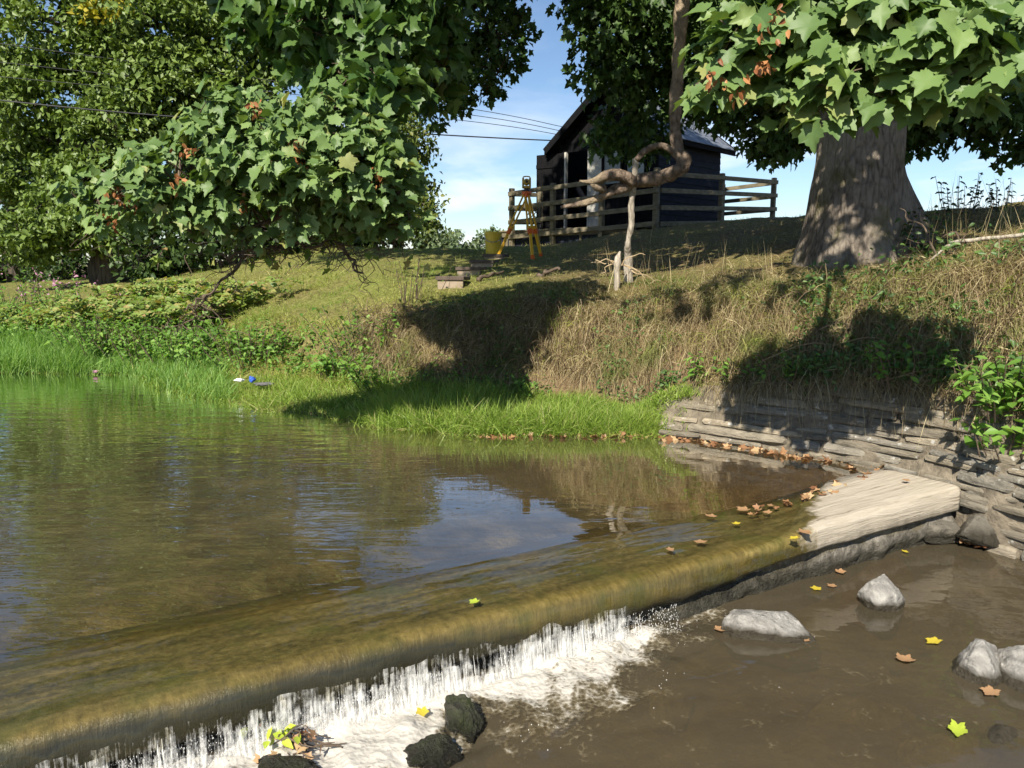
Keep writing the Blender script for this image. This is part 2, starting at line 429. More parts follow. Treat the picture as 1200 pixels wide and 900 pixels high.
# ground: attributes soil / dry choose between turf, straw and bare earth
def ground_mat():
    m, nt = new_mat('bank_ground'); n = N(nt)
    v = n.coords()
    soil = n('ShaderNodeAttribute', attribute_name='soil').outputs['Fac']
    dry = n('ShaderNodeAttribute', attribute_name='dry').outputs['Fac']
    f1 = n.noise(v, 1.2, 6, 0.65); f2 = n.noise(v, 14, 5, 0.7)
    turf = n.ramp(f2, [(0.3, (0.1, 0.13, 0.028)), (0.55, (0.2, 0.225, 0.055)), (0.75, (0.31, 0.3, 0.1))])
    straw = n.ramp(f2, [(0.3, (0.11, 0.075, 0.04)), (0.55, (0.22, 0.16, 0.08)), (0.75, (0.32, 0.25, 0.13))])
    earth = n.ramp(f2, [(0.3, (0.13, 0.085, 0.05)), (0.6, (0.26, 0.18, 0.11)), (0.8, (0.38, 0.28, 0.18))])
    d = n.math('ADD', dry, n.math('MULTIPLY', n.math('SUBTRACT', f1, 0.5), 1.6), clamp=True)
    c = n.mix(d, turf, straw)
    s = n.math('ADD', soil, n.math('MULTIPLY', n.math('SUBTRACT', f1, 0.5), 1.0), clamp=True)
    s = n.math('MULTIPLY', s, n.ramp(soil, [(0.02, (0, 0, 0)), (0.2, (1, 1, 1))]))
    c = n.mix(s, c, earth)
    b = n('ShaderNodeBsdfPrincipled', {'Base Color': c, 'Roughness': 0.95, 'Specular IOR Level': 0.1})
    h = n.math('ADD', f2, n.math('MULTIPLY', n.noise(v, 45, 4, 0.7), 0.5))
    nt.links.new(n.bump(h, 1.0, 0.05), b.inputs['Normal'])
    n.out(b.outputs[0])
    return m
M['ground'] = ground_mat()
M['bed'] = simple('river_bed', [(0.3, (0.05, 0.043, 0.022)), (0.5, (0.14, 0.12, 0.065)), (0.7, (0.29, 0.25, 0.15))], 3.6, 9, 0.9, bump=0.8, bdist=0.05)

# weir timber, built in its own frame: x along the weir, y upstream, z up
def sill_mat():
    m, nt = new_mat('weir_timber'); n = N(nt)
    tc = n('ShaderNodeTexCoord').outputs['Object']
    sx = n('ShaderNodeSeparateXYZ', {0: tc})
    x, z = sx.outputs['X'], sx.outputs['Z']
    va = n.coords((60, 7, 7)); vb = n.coords((2.5, 4, 4)); vg = n.coords((2.2, 30, 30))
    fib = n.noise(va, 1.0, 5, 0.7)
    blotch = n.noise(vb, 1.0, 5, 0.65)
    alg = n.ramp(n.math('MULTIPLY_ADD', fib, 0.38, n.math('MULTIPLY_ADD', blotch, 0.45, n.math('MULTIPLY', n.noise(n.coords((9, 14, 9)), 1.0, 5, 0.7), 0.22))), [(0.34, (0.03, 0.027, 0.011)), (0.5, (0.095, 0.077, 0.025)), (0.7, (0.2, 0.155, 0.055))])
    grn = n.ramp(n.noise(n.coords((3, 3, 1.5), loc=(4, 0, 0)), 1.0, 4, 0.6), [(0.5, (0, 0, 0)), (0.66, (1, 1, 1))])
    spk = n.ramp(n.math('MULTIPLY_ADD', n.noise(n.coords((26, 34, 26)), 1.0, 5, 0.7), 0.5, n.math('MULTIPLY', n.noise(n.coords((1.6, 13, 13)), 1.0, 4, 0.6, 0.4), 0.5)), [(0.36, (0.03, 0.026, 0.01)), (0.5, (0.085, 0.07, 0.024)), (0.66, (0.17, 0.135, 0.052))])
    tz = n('ShaderNodeMapRange', {'Value': z, 'From Min': -0.085, 'From Max': -0.06}).outputs[0]
    alg = n.mix(tz, alg, spk)
    lipk = n('ShaderNodeMapRange', {'Value': n.math('MULTIPLY_ADD', n.noise(n.coords((5, 3, 3)), 1.0, 4, 0.7), 0.16, sx.outputs['Y']), 'From Min': 0.2, 'From Max': 0.05}).outputs[0]
    gold = n.ramp(n.math('MULTIPLY_ADD', n.noise(n.coords((30, 16, 16)), 1.0, 5, 0.7), 0.6, n.math('MULTIPLY', fib, 0.4)), [(0.36, (0.075, 0.056, 0.016)), (0.5, (0.18, 0.135, 0.04)), (0.66, (0.31, 0.24, 0.085))])
    alg = n.mix(n.math('MULTIPLY', lipk, n.math('MULTIPLY', tz, 0.8)), alg, gold)
    alg = n.mix(n.math('MULTIPLY', grn, 0.5), alg, (0.05, 0.065, 0.014))
    grain = n.noise(vg, 1.0, 6, 0.7, 0.5)
    dry = n.ramp(grain, [(0.3, (0.15, 0.12, 0.085)), (0.4, (0.4, 0.345, 0.27)), (0.7, (0.52, 0.46, 0.375))])
    e = n.math('MULTIPLY_ADD', n.noise(n.coords((5, 5, 5)), 1.0, 5, 0.65), 0.55, n.math('MULTIPLY_ADD', sx.outputs['Y'], -1.5, x))
    k = n('ShaderNodeMapRange', {'Value': e, 'From Min': 2.02, 'From Max': 2.13}).outputs[0]
    kz = n('ShaderNodeMapRange', {'Value': n.math('MULTIPLY_ADD', n.noise(n.coords((18, 18, 9)), 1.0, 4), 0.12, z), 'From Min': -0.09, 'From Max': -0.02}).outputs[0]
    gp = n.math('MULTIPLY', k, n.math('SUBTRACT', 1.0, kz)); kd = k
    c = n.mix(k, alg, dry)
    c = n.mix(gp, c, (0.2, 0.175, 0.13))
    low = n('ShaderNodeMapRange', {'Value': n.math('ADD', n.math('MULTIPLY_ADD', n.noise(n.coords((6, 3, 9)), 1.0, 4), 0.08, z), n.math('MULTIPLY', n('ShaderNodeMapRange', {'Value': x, 'From Min': -0.7, 'From Max': 0.2, 'To Min': -0.03, 'To Max': 0.06}).outputs[0], 1.0)), 'From Min': -0.1, 'From Max': -0.045, 'To Min': 1.0, 'To Max': 0.0}).outputs[0]
    low = n.math('MULTIPLY', low, n.math('SUBTRACT', 1.0, k))
    c = n.mix(n.math('MULTIPLY', low, 0.9), c, (0.02, 0.02, 0.014))
    r = n('ShaderNodeMapRange', {'Value': k, 'To Min': 0.35, 'To Max': 0.9}).outputs[0]
    b = n('ShaderNodeBsdfPrincipled', {'Base Color': c, 'Roughness': r, 'Specular IOR Level': 0.3})
    h = n.mix(k, n.math('MULTIPLY_ADD', n.noise(n.coords((22, 26, 22)), 1.0, 5, 0.7), 0.45, n.math('MULTIPLY', fib, n.math('MULTIPLY_ADD', tz, -0.26, 0.3))), n.math('MULTIPLY', grain, 1.2))
    nt.links.new(n.bump(h, 0.8, 0.02), b.inputs['Normal'])
    n.out(b.outputs[0])
    return m
M['sill'] = sill_mat()
def base_mat():
    m, nt = new_mat('wet_stone_base'); n = N(nt)
    v = n.coords(); f = n.noise(v, 16, 6, 0.65)
    sx = n('ShaderNodeSeparateXYZ', {0: n('ShaderNodeTexCoord').outputs['Object']})
    wet = n.ramp(f, [(0.3, (0.015, 0.014, 0.009)), (0.6, (0.06, 0.055, 0.04)), (0.8, (0.14, 0.125, 0.1))])
    dry = n.ramp(f, [(0.3, (0.1, 0.09, 0.07)), (0.55, (0.24, 0.215, 0.18)), (0.75, (0.4, 0.37, 0.32))])
    kx = n('ShaderNodeMapRange', {'Value': n.math('MULTIPLY_ADD', n.noise(v, 4, 4), 0.8, sx.outputs['X']), 'From Min': 1.6, 'From Max': 2.6}).outputs[0]
    kz = n('ShaderNodeMapRange', {'Value': n.math('MULTIPLY_ADD', n.noise(v, 7, 4), 0.1, sx.outputs['Z']), 'From Min': -0.22, 'From Max': -0.14}).outputs[0]
    c = n.mix(n.math('MULTIPLY', kx, kz), wet, dry)
    b = n('ShaderNodeBsdfPrincipled', {'Base Color': c, 'Roughness': 0.6, 'Specular IOR Level': 0.3})
    nt.links.new(n.bump(n.math('ADD', f, n.noise(v, 45, 4, 0.7)), 1.0, 0.025), b.inputs['Normal'])
    n.out(b.outputs[0]); return m
M['weir_base'] = base_mat()

def water_mat(name, turbid, tint, turb_fac, bumps, rough=0.03, blotch=0.0, ior=1.0, calm=None, clear=None):
    """bumps: (scale xyz, rot z, noise scale, strength)"""
    m, nt = new_mat(name); n = N(nt)
    hs = None
    for (sc, rz, ns, st) in bumps:
        f = n.noise(n.coords(sc, (0, 0, rz)), ns, 1.2, 0.4, 0.3)
        f = n.math('MULTIPLY', f, st)
        hs = f if hs is None else n.math('ADD', hs, f)
    if calm:
        ox = n('ShaderNodeSeparateXYZ', {0: n('ShaderNodeTexCoord').outputs['Object']}).outputs['X']
        wob = n.math('MULTIPLY_ADD', n.noise(n.coords(), 0.8, 3), 1.6, n.math('SUBTRACT', ox, 0.8))
        hs = n.math('MULTIPLY', hs, n('ShaderNodeMapRange', {'Value': wob, 'From Min': calm[0], 'From Max': calm[1], 'To Min': 1.0, 'To Max': 0.22}).outputs[0])
    nrm = n.bump(hs, 1.0, 0.1)
    tr = n('ShaderNodeBsdfTransparent', {'Color': (*tint, 1)})
    tcol = (*turbid, 1)
    if blotch:
        tcol = n.mix(n.noise(n.coords((1, 1.4, 1)), 0.9, 4, 0.6), tuple(c * (1 - blotch) for c in turbid), tuple(c * (1 + blotch) for c in turbid))
    df = n('ShaderNodeBsdfDiffuse', {'Color': tcol, 'Normal': nrm})
    if clear:
        sp = n('ShaderNodeSeparateXYZ', {0: n('ShaderNodeTexCoord').outputs['Object']})
        qn = n.math('MULTIPLY_ADD', sp.outputs['Y'], clear[1], n.math('MULTIPLY_ADD', sp.outputs['X'], clear[0], clear[2]))
        turb_fac = n('ShaderNodeMapRange', {'Value': qn, 'From Min': 0.5, 'From Max': 1.7, 'To Min': 0.1, 'To Max': turb_fac}).outputs[0]
    body = n('ShaderNodeMixShader', {0: turb_fac, 1: tr.outputs[0], 2: df.outputs[0]})
    gl = n('ShaderNodeBsdfGlossy', {'Color': (1, 1, 1, 1), 'Roughness': rough, 'Normal': nrm})
    lw = n('ShaderNodeLayerWeight', {'Blend': 0.5, 'Normal': nrm}).outputs['Facing']
    fr = n.math('MULTIPLY_ADD', n.math('POWER', lw, 5.0), 0.95 * ior, 0.03, clamp=True)
    mx = n('ShaderNodeMixShader', {0: fr, 1: body.outputs[0], 2: gl.outputs[0]})
    n.out(mx.outputs[0])
    return m
_e0 = WZ(640, 700, -0.02)[:2]; _e1 = WZ(1120, 580, -0.02)[:2]; _d = norm(_e1 - _e0)
CLEAR = (-_d[1], _d[0], float(-(-_d[1] * _e0[0] + _d[0] * _e0[1])))
M['water'] = water_mat('river_water', (0.115, 0.1, 0.06), (0.8, 0.73, 0.55), 0.42,
                       [((0.55, 1.7, 1), 0.12, 4.0, 0.05), ((0.8, 2.6, 1), -0.2, 9.0, 0.02), ((1, 1, 1), 0, 1.0, 0.015)], rough=0.0, blotch=0.4, ior=2.3, calm=(-1.3, -0.2), clear=CLEAR)
M['water_sheet'] = water_mat('weir_water', (0.1, 0.085, 0.045), (0.97, 0.95, 0.88), 0.04,
                       [((7, 1.3, 1.3), 0, 1.6, 0.005), ((26, 3, 3), 0, 1.2, 0.0004), ((1.2, 4, 2), 0.1, 2.5, 0.1)])
M['water_low'] = water_mat('plunge_pool_water', (0.095, 0.078, 0.05), (0.66, 0.55, 0.38), 0.6,
                       [((1, 1.6, 1), 0.5, 3.2, 0.06), ((1, 1.5, 1), 0.5, 11, 0.015)], blotch=0.35)

def foam_mat():
    m, nt = new_mat('river_foam'); n = N(nt)
    den = n('ShaderNodeAttribute', attribute_name='foam').outputs['Fac']
    v = n.coords()
    f = n.math('MULTIPLY_ADD', n.noise(v, 60, 3, 0.6), 0.3, n.math('MULTIPLY', n.noise(v, 8, 6, 0.62, 0.5), 0.75))
    vo = n('ShaderNodeTexVoronoi', {'Vector': v, 'Scale': 45.0}).outputs['Distance']
    f = n.math('ADD', f, n.math('MULTIPLY', n.math('SUBTRACT', vo, 0.4), 0.16))
    k = n.math('ADD', den, n.math('MULTIPLY', n.math('SUBTRACT', f, 0.56), 3.0))
    a = n.ramp(k, [(0.25, (0, 0, 0)), (0.6, (0.3, 0.3, 0.3)), (1.6, (0.72, 0.72, 0.72))])
    c = n.mix(n.ramp(k, [(0.5, (0, 0, 0)), (1.3, (1, 1, 1))]), (0.34, 0.28, 0.17), (0.66, 0.62, 0.55))
    b = n('ShaderNodeBsdfPrincipled', {'Base Color': c, 'Roughness': 0.4, 'Specular IOR Level': 0.4})
    nt.links.new(n.bump(n.math('MULTIPLY_ADD', vo, 0.3, f), 0.7, 0.015), b.inputs['Normal'])
    t = n('ShaderNodeBsdfTransparent')
    mx = n('ShaderNodeMixShader', {0: a, 1: t.outputs[0], 2: b.outputs[0]})
    n.out(mx.outputs[0])
    return m
M['foam'] = foam_mat()

def drop_mat():
    m, nt = new_mat('falling_drops'); n = N(nt)
    tr = n('ShaderNodeBsdfTransparent', {'Color': (0.95, 0.95, 0.95, 1)})
    df = n('ShaderNodeBsdfPrincipled', {'Base Color': (0.92, 0.91, 0.88, 1), 'Roughness': 0.25})
    body = n('ShaderNodeMixShader', {0: 0.55, 1: tr.outputs[0], 2: df.outputs[0]})
    gl = n('ShaderNodeBsdfGlossy', {'Roughness': 0.05})
    fr = n.math('MULTIPLY_ADD', n.math('POWER', n('ShaderNodeLayerWeight', {'Blend': 0.5}).outputs['Facing'], 4.0), 0.6, 0.06)
    mx = n('ShaderNodeMixShader', {0: fr, 1: body.outputs[0], 2: gl.outputs[0]})
    n.out(mx.outputs[0])
    return m
M['drops'] = drop_mat()

# ------------------------------------------------------------------ world, sun, camera
world = bpy.data.worlds.new('World'); scene.world = world; world.use_nodes = True
wt = world.node_tree; wt.nodes.clear(); n = N(wt)
sky = n('ShaderNodeTexSky', sky_type='NISHITA', sun_disc=False)
sky.sun_elevation = SUN_EL
sky.sun_rotation = math.atan2(SUN[0], SUN[1])
sky.air_density = 1.0; sky.dust_density = 0.2; sky.ozone_density = 4.0
tc = n('ShaderNodeTexCoord').outputs['Generated']
sep = n('ShaderNodeSeparateXYZ', {0: tc})
mp = n('ShaderNodeMapping', {'Vector': tc, 'Scale': (3.2, 3.2, 11.0), 'Location': (0.4, 0.0, 0.35)})
cn = n.noise(mp.outputs[0], 1.5, 7, 0.52, 0.2)
cf = n.ramp(cn, [(0.5, (0, 0, 0)), (0.68, (1, 1, 1))])
hz = n('ShaderNodeMapRange', {'Value': sep.outputs['Z'], 'From Min': 0.1, 'From Max': 0.24, 'To Min': 1.0, 'To Max': 0.12}).outputs[0]
cf = n.math('MULTIPLY', cf, n.math('MULTIPLY', hz, 0.62))
skc = n.mix(cf, sky.outputs[0], (9.5, 9.6, 10.2))
bg = n('ShaderNodeBackground', {'Color': skc, 'Strength': 0.07})
wo = n('ShaderNodeOutputWorld'); wt.links.new(bg.outputs[0], wo.inputs['Surface'])

sd = bpy.data.lights.new('sun', 'SUN'); sd.energy = 4.6; sd.angle = math.radians(0.5); sd.color = (1.0, 0.93, 0.8)
so = bpy.data.objects.new('sun', sd); link(so)
so.rotation_euler = Vector(-SUN).to_track_quat('-Z', 'Y').to_euler()

cd = bpy.data.cameras.new('camera'); cd.sensor_width = 36.0; cd.lens = F / 1200 * 36.0; cd.clip_start = 0.05; cd.clip_end = 3000
co = bpy.data.objects.new('camera', cd); link(co)
co.location = (0, 0, CH); co.rotation_euler = (math.pi / 2 - PITCH, 0, 0)
scene.camera = co

scene.view_settings.view_transform = 'Standard'; scene.view_settings.look = 'None'
scene.view_settings.exposure = 0.95; scene.view_settings.gamma = 1.0
scene.render.engine = 'CYCLES'
cy = scene.cycles
cy.use_denoising = True
try: cy.denoiser = 'OPENIMAGEDENOISE'
except Exception: pass
cy.max_bounces = 7; cy.diffuse_bounces = 3; cy.glossy_bounces = 3; cy.transmission_bounces = 4; cy.transparent_max_bounces = 14
cy.caustics_reflective = False; cy.caustics_refractive = False
cy.sample_clamp_indirect = 6.0
cy.use_adaptive_sampling = True; cy.adaptive_threshold = 0.015

# ------------------------------------------------------------------ terrain
# columns along rays from the river: edge, shelf end / wall top, face base, face top, mid slope, crest, far plateau
COLS = {
 -4000: [(437, 10.8), (415, 11.6), (400, 12.2), (375, 14), (355, 17), (332, 24)],
 -300: [(437, 10.8), (415, 11.6), (400, 12.2), (375, 14), (355, 17), (332, 24)],
 0: [(437, 10.8), (415, 11.6), (400, 12.2), (375, 14), (355, 17), (332, 24)],
 150: [(438, 10.6), (428, 11.0), (415, 11.3), (378, 12.5), (345, 15.5), (325, 22)],
 195: [(458, 9.2), (437, 10.2), (418, 10.9), (378, 12.0), (342, 14.5), (315, 20)],
 250: [(470, 8.45), (445, 9.6), (420, 10.6), (380, 11.5), (340, 13.5), (308, 19)],
 330: [(485, 7.8), (442, 9.5), (418, 10.1), (368, 11.0), (318, 14), (290, 19)],
 400: [(496, 7.4), (452, 8.9), (428, 9.3), (372, 10.0), (320, 13), (289, 17)],
 450: [(506, 7.0), (458, 8.5), (438, 8.8), (372, 9.3), (330, 11), (290, 15.5)],
 550: [(513, 6.75), (458, 8.1), (444, 8.3), (360, 8.9), (332, 10.5), (292, 15)],
 650: [(514, 6.75), (470, 7.6), (456, 7.8), (355, 8.6), (335, 9.5), (287, 17)],
 750: [(514, 6.75), (480, 7.25), (466, 7.4), (356, 8.1), (330, 9.2), (269, 17)],
 800: [(514, 6.7), (458, 7.0), (442, 7.1), (348, 7.8), (325, 9), (263, 17)],
 870: [(525, 6.4), (457, 6.62), (442, 6.7), (345, 7.35), (320, 8.5), (256, 17)],
 950: [(537, 6.05), (453, 6.3), (438, 6.38), (340, 7.0), (316, 8.3), (252, 14)],
 1050: [(555, 5.6), (456, 5.88), (438, 5.95), (330, 6.6), (302, 8.2), (249, 11.5)],
 1130: [(573, 5.2), (461, 5.48), (442, 5.55), (322, 6.2), (290, 8), (243, 11)],
 1200: [(597, 4.8), (472, 5.08), (446, 5.15), (312, 5.9), (280, 7.8), (237, 11)],
 1300: [(630, 4.4), (490, 4.7), (452, 4.8), (300, 5.6), (270, 7.6), (230, 11)],
 1600: [(735, 3.5), (540, 3.8), (490, 3.9), (290, 4.7), (250, 7), (210, 11)],
 4600: [(1700, 1.6), (1100, 1.8), (900, 1.9), (300, 2.6), (180, 5), (150, 11)],
}
pxs = sorted(COLS)
tk = np.array([(p - CX) / F for p in pxs])
prof = []
for p in pxs:
    pts = [W(p, py, d)[1:] for py, d in COLS[p]]
    pts[0][1] = 0.0
    if p < -2000 or p > 2000:                      # far out to the sides: same heights as the neighbour column
        ref = COLS[-300] if p < 0 else COLS[1600]
        rp = [W(-300 if p < 0 else 1600, py, d)[1:] for py, d in ref]
        pts = [np.array([a[0], b[1]]) for a, b in zip(pts, rp)]
        pts[0][1] = 0.0
    crest = pts[-1]
    pts.append(np.array([40.0, crest[1] + 0.08]))
    pts.append(np.array([900.0, crest[1] - 0.5]))
    e = pts[0]
    if p > 1090: pts = [np.array([e[0] - 0.05, -0.7])] + [np.array([e[0] - 0.0, -0.25])] + pts
    else: pts = [np.array([max(e[0] - 1.6, 0.3 * e[0]), -0.5])] + [np.array([e[0] - 0.12, -0.14])] + pts
    prof.append(np.array(pts))
prof = np.array(prof)                              # (ncol, 10, 2); index 2 is the water's edge
# u axis: -2..7 ; u=0 edge
NU = 10
def col_interp(t):
    t = np.clip(t, tk[0], tk[-1])
    i = np.clip(np.searchsorted(tk, t) - 1, 0, len(tk) - 2)
    w = ((t - tk[i]) / (tk[i + 1] - tk[i]))
    w = w * w * (3 - 2 * w) * 0.5 + w * 0.5
    return prof[i] * (1 - w)[:, None, None] + prof[i + 1] * w[:, None, None]
def G0(t, u):
    t = np.atleast_1d(np.asarray(t, float)); u = np.atleast_1d(np.asarray(u, float)) + 2
    c = col_interp(t)
    i = np.clip(np.floor(u).astype(int), 0, NU - 2); w = u - i
    r = np.arange(len(t))
    yz = c[r, i] * (1 - w)[:, None] + c[r, i + 1] * w[:, None]
    return yz[:, 0], yz[:, 1]
def G(t, u):
    """ground points for fan coordinates"""
    t = np.atleast_1d(np.asarray(t, float)); u = np.atleast_1d(np.asarray(u, float))
    t, u = np.broadcast_arrays(t, u)
    y, z = G0(t, u)
    x = t * y
    # undulation: strong on the ragged face, soft on the turf
    amp = np.interp(u, [-2, -0.2, 0, 1.2, 1.9, 2.5, 3.1, 4, 5, 6, 7], [0.03, 0.02, 0.015, 0.04, 0.12, 0.2, 0.16, 0.1, 0.06, 0.05, 0.3])
    p = np.stack([x, y, z], -1)
    z = z + amp * fbm(p * np.array([1.5, 1.5, 1.5]), 5, 4)
    amp2 = np.interp(u, [0, 1.5, 2, 2.5, 3, 3.4], [0, 0.0, 0.16, 0.3, 0.16, 0.0])
    y = y + amp2 * fbm(p * 2.2, 9, 4)
    y = y + 0.14 * np.interp(u, [-.6, -.1, .85, 1.0], [0, 1, 1, 0]) * np.interp(t * F + CX, [765, 790, 1400, 1500], [0, 1, 1, 0])
    return np.stack([x, y, z], -1)
def ground_at(x, y):
    """height of the ground under (x, y)"""
    t = np.array([x / y]); us = np.linspace(0, 6.5, 700)
    p = G(np.full(700, t[0]), us)
    o = np.argsort(p[:, 1])
    return float(np.interp(y, p[o, 1], p[o, 2]))
def on_ground(px, d):
    x = (px - CX) / F * d / (CP + 0 * SP) * CP
    return np.array([x, d, ground_at(x, d)])

def ground_pix(px, py, d0=6.0, d1=26.0):
    for d in np.arange(d0, d1, .1):
        p = W(px, py, d)
        if p[2] <= ground_at(p[0], p[1]): return np.array([p[0], p[1], ground_at(p[0], p[1])])
    return W(px, py, d1)

tg = np.concatenate([np.linspace(-5.1, -0.9, 30)[:-1], np.linspace(-0.9, 0.85, 330)[:-1], np.linspace(0.85, 4.4, 36)])
ug = np.concatenate([np.linspace(-2, 0, 10)[:-1], np.linspace(0, 1, 16)[:-1], np.linspace(1, 2, 14)[:-1], np.linspace(2, 3, 30)[:-1], np.linspace(3, 4, 26)[:-1], np.linspace(4, 5, 30)[:-1], np.linspace(5, 6, 16)[:-1], np.linspace(6, 7, 12)])
TT, UU = np.meshgrid(tg, ug, indexing='ij')
gp = G(TT.ravel(), UU.ravel())
nt_, nu_ = TT.shape
ii = np.arange(nt_ * nu_).reshape(nt_, nu_)
gf = np.stack([ii[:-1, :-1], ii[1:, :-1], ii[1:, 1:], ii[:-1, 1:]], -1).reshape(-1, 4)
pxg = TT.ravel() * F + CX; u_ = UU.ravel()
dry = np.interp(u_, [0, 1.5, 2, 3, 3.6, 5, 7], [0.1, 0.3, 0.9, 0.85, 0.35, 0.3, 0.25]) + np.interp(pxg, [580, 720], [0, 0.5]) * (u_ > 1.5)
dry = np.where(pxg < 430, np.minimum(dry, 0.4), dry)
soil = np.interp(u_, [-0.3, 0, 0.4, 1.6, 1.9, 2.4, 2.8, 3.0], [1, 0.5, 0.1, 0.15, 0.65, 0.5, 0.2, 0.0])
soil = soil * np.interp(pxg, [200, 300, 340, 390, 430, 640, 760, 1200], [0.2, 0.5, 1.0, 0.9, 0.5, 0.8, 1, 1])
ground = mesh_obj('ground', gp, gf, M['ground'], smooth=True, attrs={'dry': dry, 'soil': soil})
tag(ground, kind='structure')

# ------------------------------------------------------------------ weir frame
E0 = WZ(640, 700, -0.02)[:2]
E1 = WZ(1120, 580, -0.02)[:2]
ed = norm(E1 - E0); en = np.array([-ed[1], ed[0]])
WRZ = math.atan2(ed[1], ed[0])
LW = -0.33                                           # plunge pool level
SEND = float(np.linalg.norm(E1 - E0)) + 0.03         # right end of the timber
def wl(s, q, z):                                     # weir frame -> world
    s, q, z = np.broadcast_arrays(np.asarray(s, float), np.asarray(q, float), np.asarray(z, float))
    return np.stack([E0[0] + ed[0] * s + en[0] * q, E0[1] + ed[1] * s + en[1] * q, z], -1)
def to_w(p):
    d = np.asarray(p)[:2] - E0
    return float(d @ ed), float(d @ en)

def grid_faces(a, b):
    i = np.arange(a * b).reshape(a, b)
    return np.stack([i[:-1, :-1], i[1:, :-1], i[1:, 1:], i[:-1, 1:]], -1).reshape(-1, 4)

def sill_top(s):
    return np.interp(s, [-9, 0.8, 1.5, 2.1, 3.6], [-0.045, -0.042, -0.022, 0.022, 0.05])

weir = thing('weir', (E0[0], E0[1], 0), 'low timber weir sill crossing the river, algae brown and pale dry at its right end', 'weir', rz=WRZ)
# timber: a closed profile swept along the weir
prof_q = [1.5, 1.15, 0.85, 0.66, 0.45, 0.30, 0.15, 0.05, 0.015, -0.008, -0.018, -0.022, -0.015, 0.03]
prof_z = [-0.42, -0.22, -0.07, -0.015, 0.0, 0.0, -0.001, -0.004, -0.012, -0.032, -0.075, -0.16, -0.19, -0.2]
ss = np.linspace(-6.0, SEND, 420)
V = []
for q, z in zip(prof_q, prof_z):
    top = sill_top(ss - 1.5 * min(max(q, 0), .6) + 0.1)
    zz = (z if q > 0.2 else z * np.interp(ss, [0.9, 1.7], [1.0, 0.55])) + top
    qq = np.full_like(ss, q) if q < .62 else .6 + (q - .6) * np.interp(ss, [1.1, 2.0], [1, .06])
    P = np.stack([ss * 3, np.full_like(ss, q * 5), np.full_like(ss, z * 5)], -1)
    qq = qq + 0.02 * fbm(P, 31, 4) + 0.02 * fbm(np.stack([ss * 0.6, ss * 0 + 3, ss * 0], -1), 8, 2)
    zz = zz + 0.006 * fbm(P * 1.7, 33, 4)
    if z <= -0.15: zz = z * np.interp(ss, [0.9, 1.7], [1.0, 0.55]) - 0.03 * (ss < 9) + 0.012 * fbm(P * 2, 35, 3)
    V.append(np.stack([ss, qq, zz], -1))
V = np.stack(V, 1)
a, b = V.shape[:2]
fs = grid_faces(a, b).tolist()
fs.append(list(range(b))); fs.append([(a - 1) * b + k for k in range(b)][::-1])
sill = mesh_obj('timber_sill', V.reshape(-1, 3), fs, M['sill'], weir, smooth=True)
for p in sill.data.polygons:
    if len(p.vertices) > 4: p.use_smooth = False
# footing of wet stone set back under the timber
qs = [0.14, 0.13, 0.12, 0.10, 0.07, 0.08, 0.02]; zs = [-0.06, -0.13, -0.2, -0.25, -0.3, -0.36, -0.6]
V = []
for q, z in zip(qs, zs):
    P = np.stack([ss * 6, np.full_like(ss, q * 8), np.full_like(ss, z * 8)], -1)
    q = q - np.interp(ss, [1.3, 1.8], [0, 0.06]) * (z > -0.3)
    V.append(np.stack([ss, q - np.interp(ss, [0.5, 0.9, 1.4], [0, 0.07, 0.05]) * (z < -0.18) + 0.06 * fbm(P, 41, 4), z + 0.02 * fbm(P, 42, 3)], -1))
V = np.stack(V, 1); a, b = V.shape[:2]
mesh_obj('stone_footing', V.reshape(-1, 3), grid_faces(a, b), M['weir_base'], weir, smooth=True)

# ------------------------------------------------------------------ water
# upper pool: flat sheet that thins over the sill
ssw = np.concatenate([np.linspace(-14, -6, 20)[:-1], np.linspace(-6, 4.2, 340)[:-1], np.linspace(4.2, 14, 20)])
qsw = np.concatenate([np.linspace(0.5, 1.2, 24)[:-1], np.linspace(1.2, 3.5, 30)[:-1], np.linspace(3.5, 16, 30)])
S, Q = np.meshgrid(ssw, qsw, indexing='ij')
Z = 0.003 * fbm(np.stack([S * 1.5, Q * 2.5, S * 0], -1), 3, 3) * np.interp(Q, [0.5, 0.9, 3], [0, 1, 0.4])
Z = Z - 0.003 * np.exp(-((Q - 0.62) / 0.2) ** 2)
up = mesh_obj('river_water', wl(S, Q, Z).reshape(-1, 3), grid_faces(*S.shape), M['water'], smooth=True)
tag(up, kind='structure')
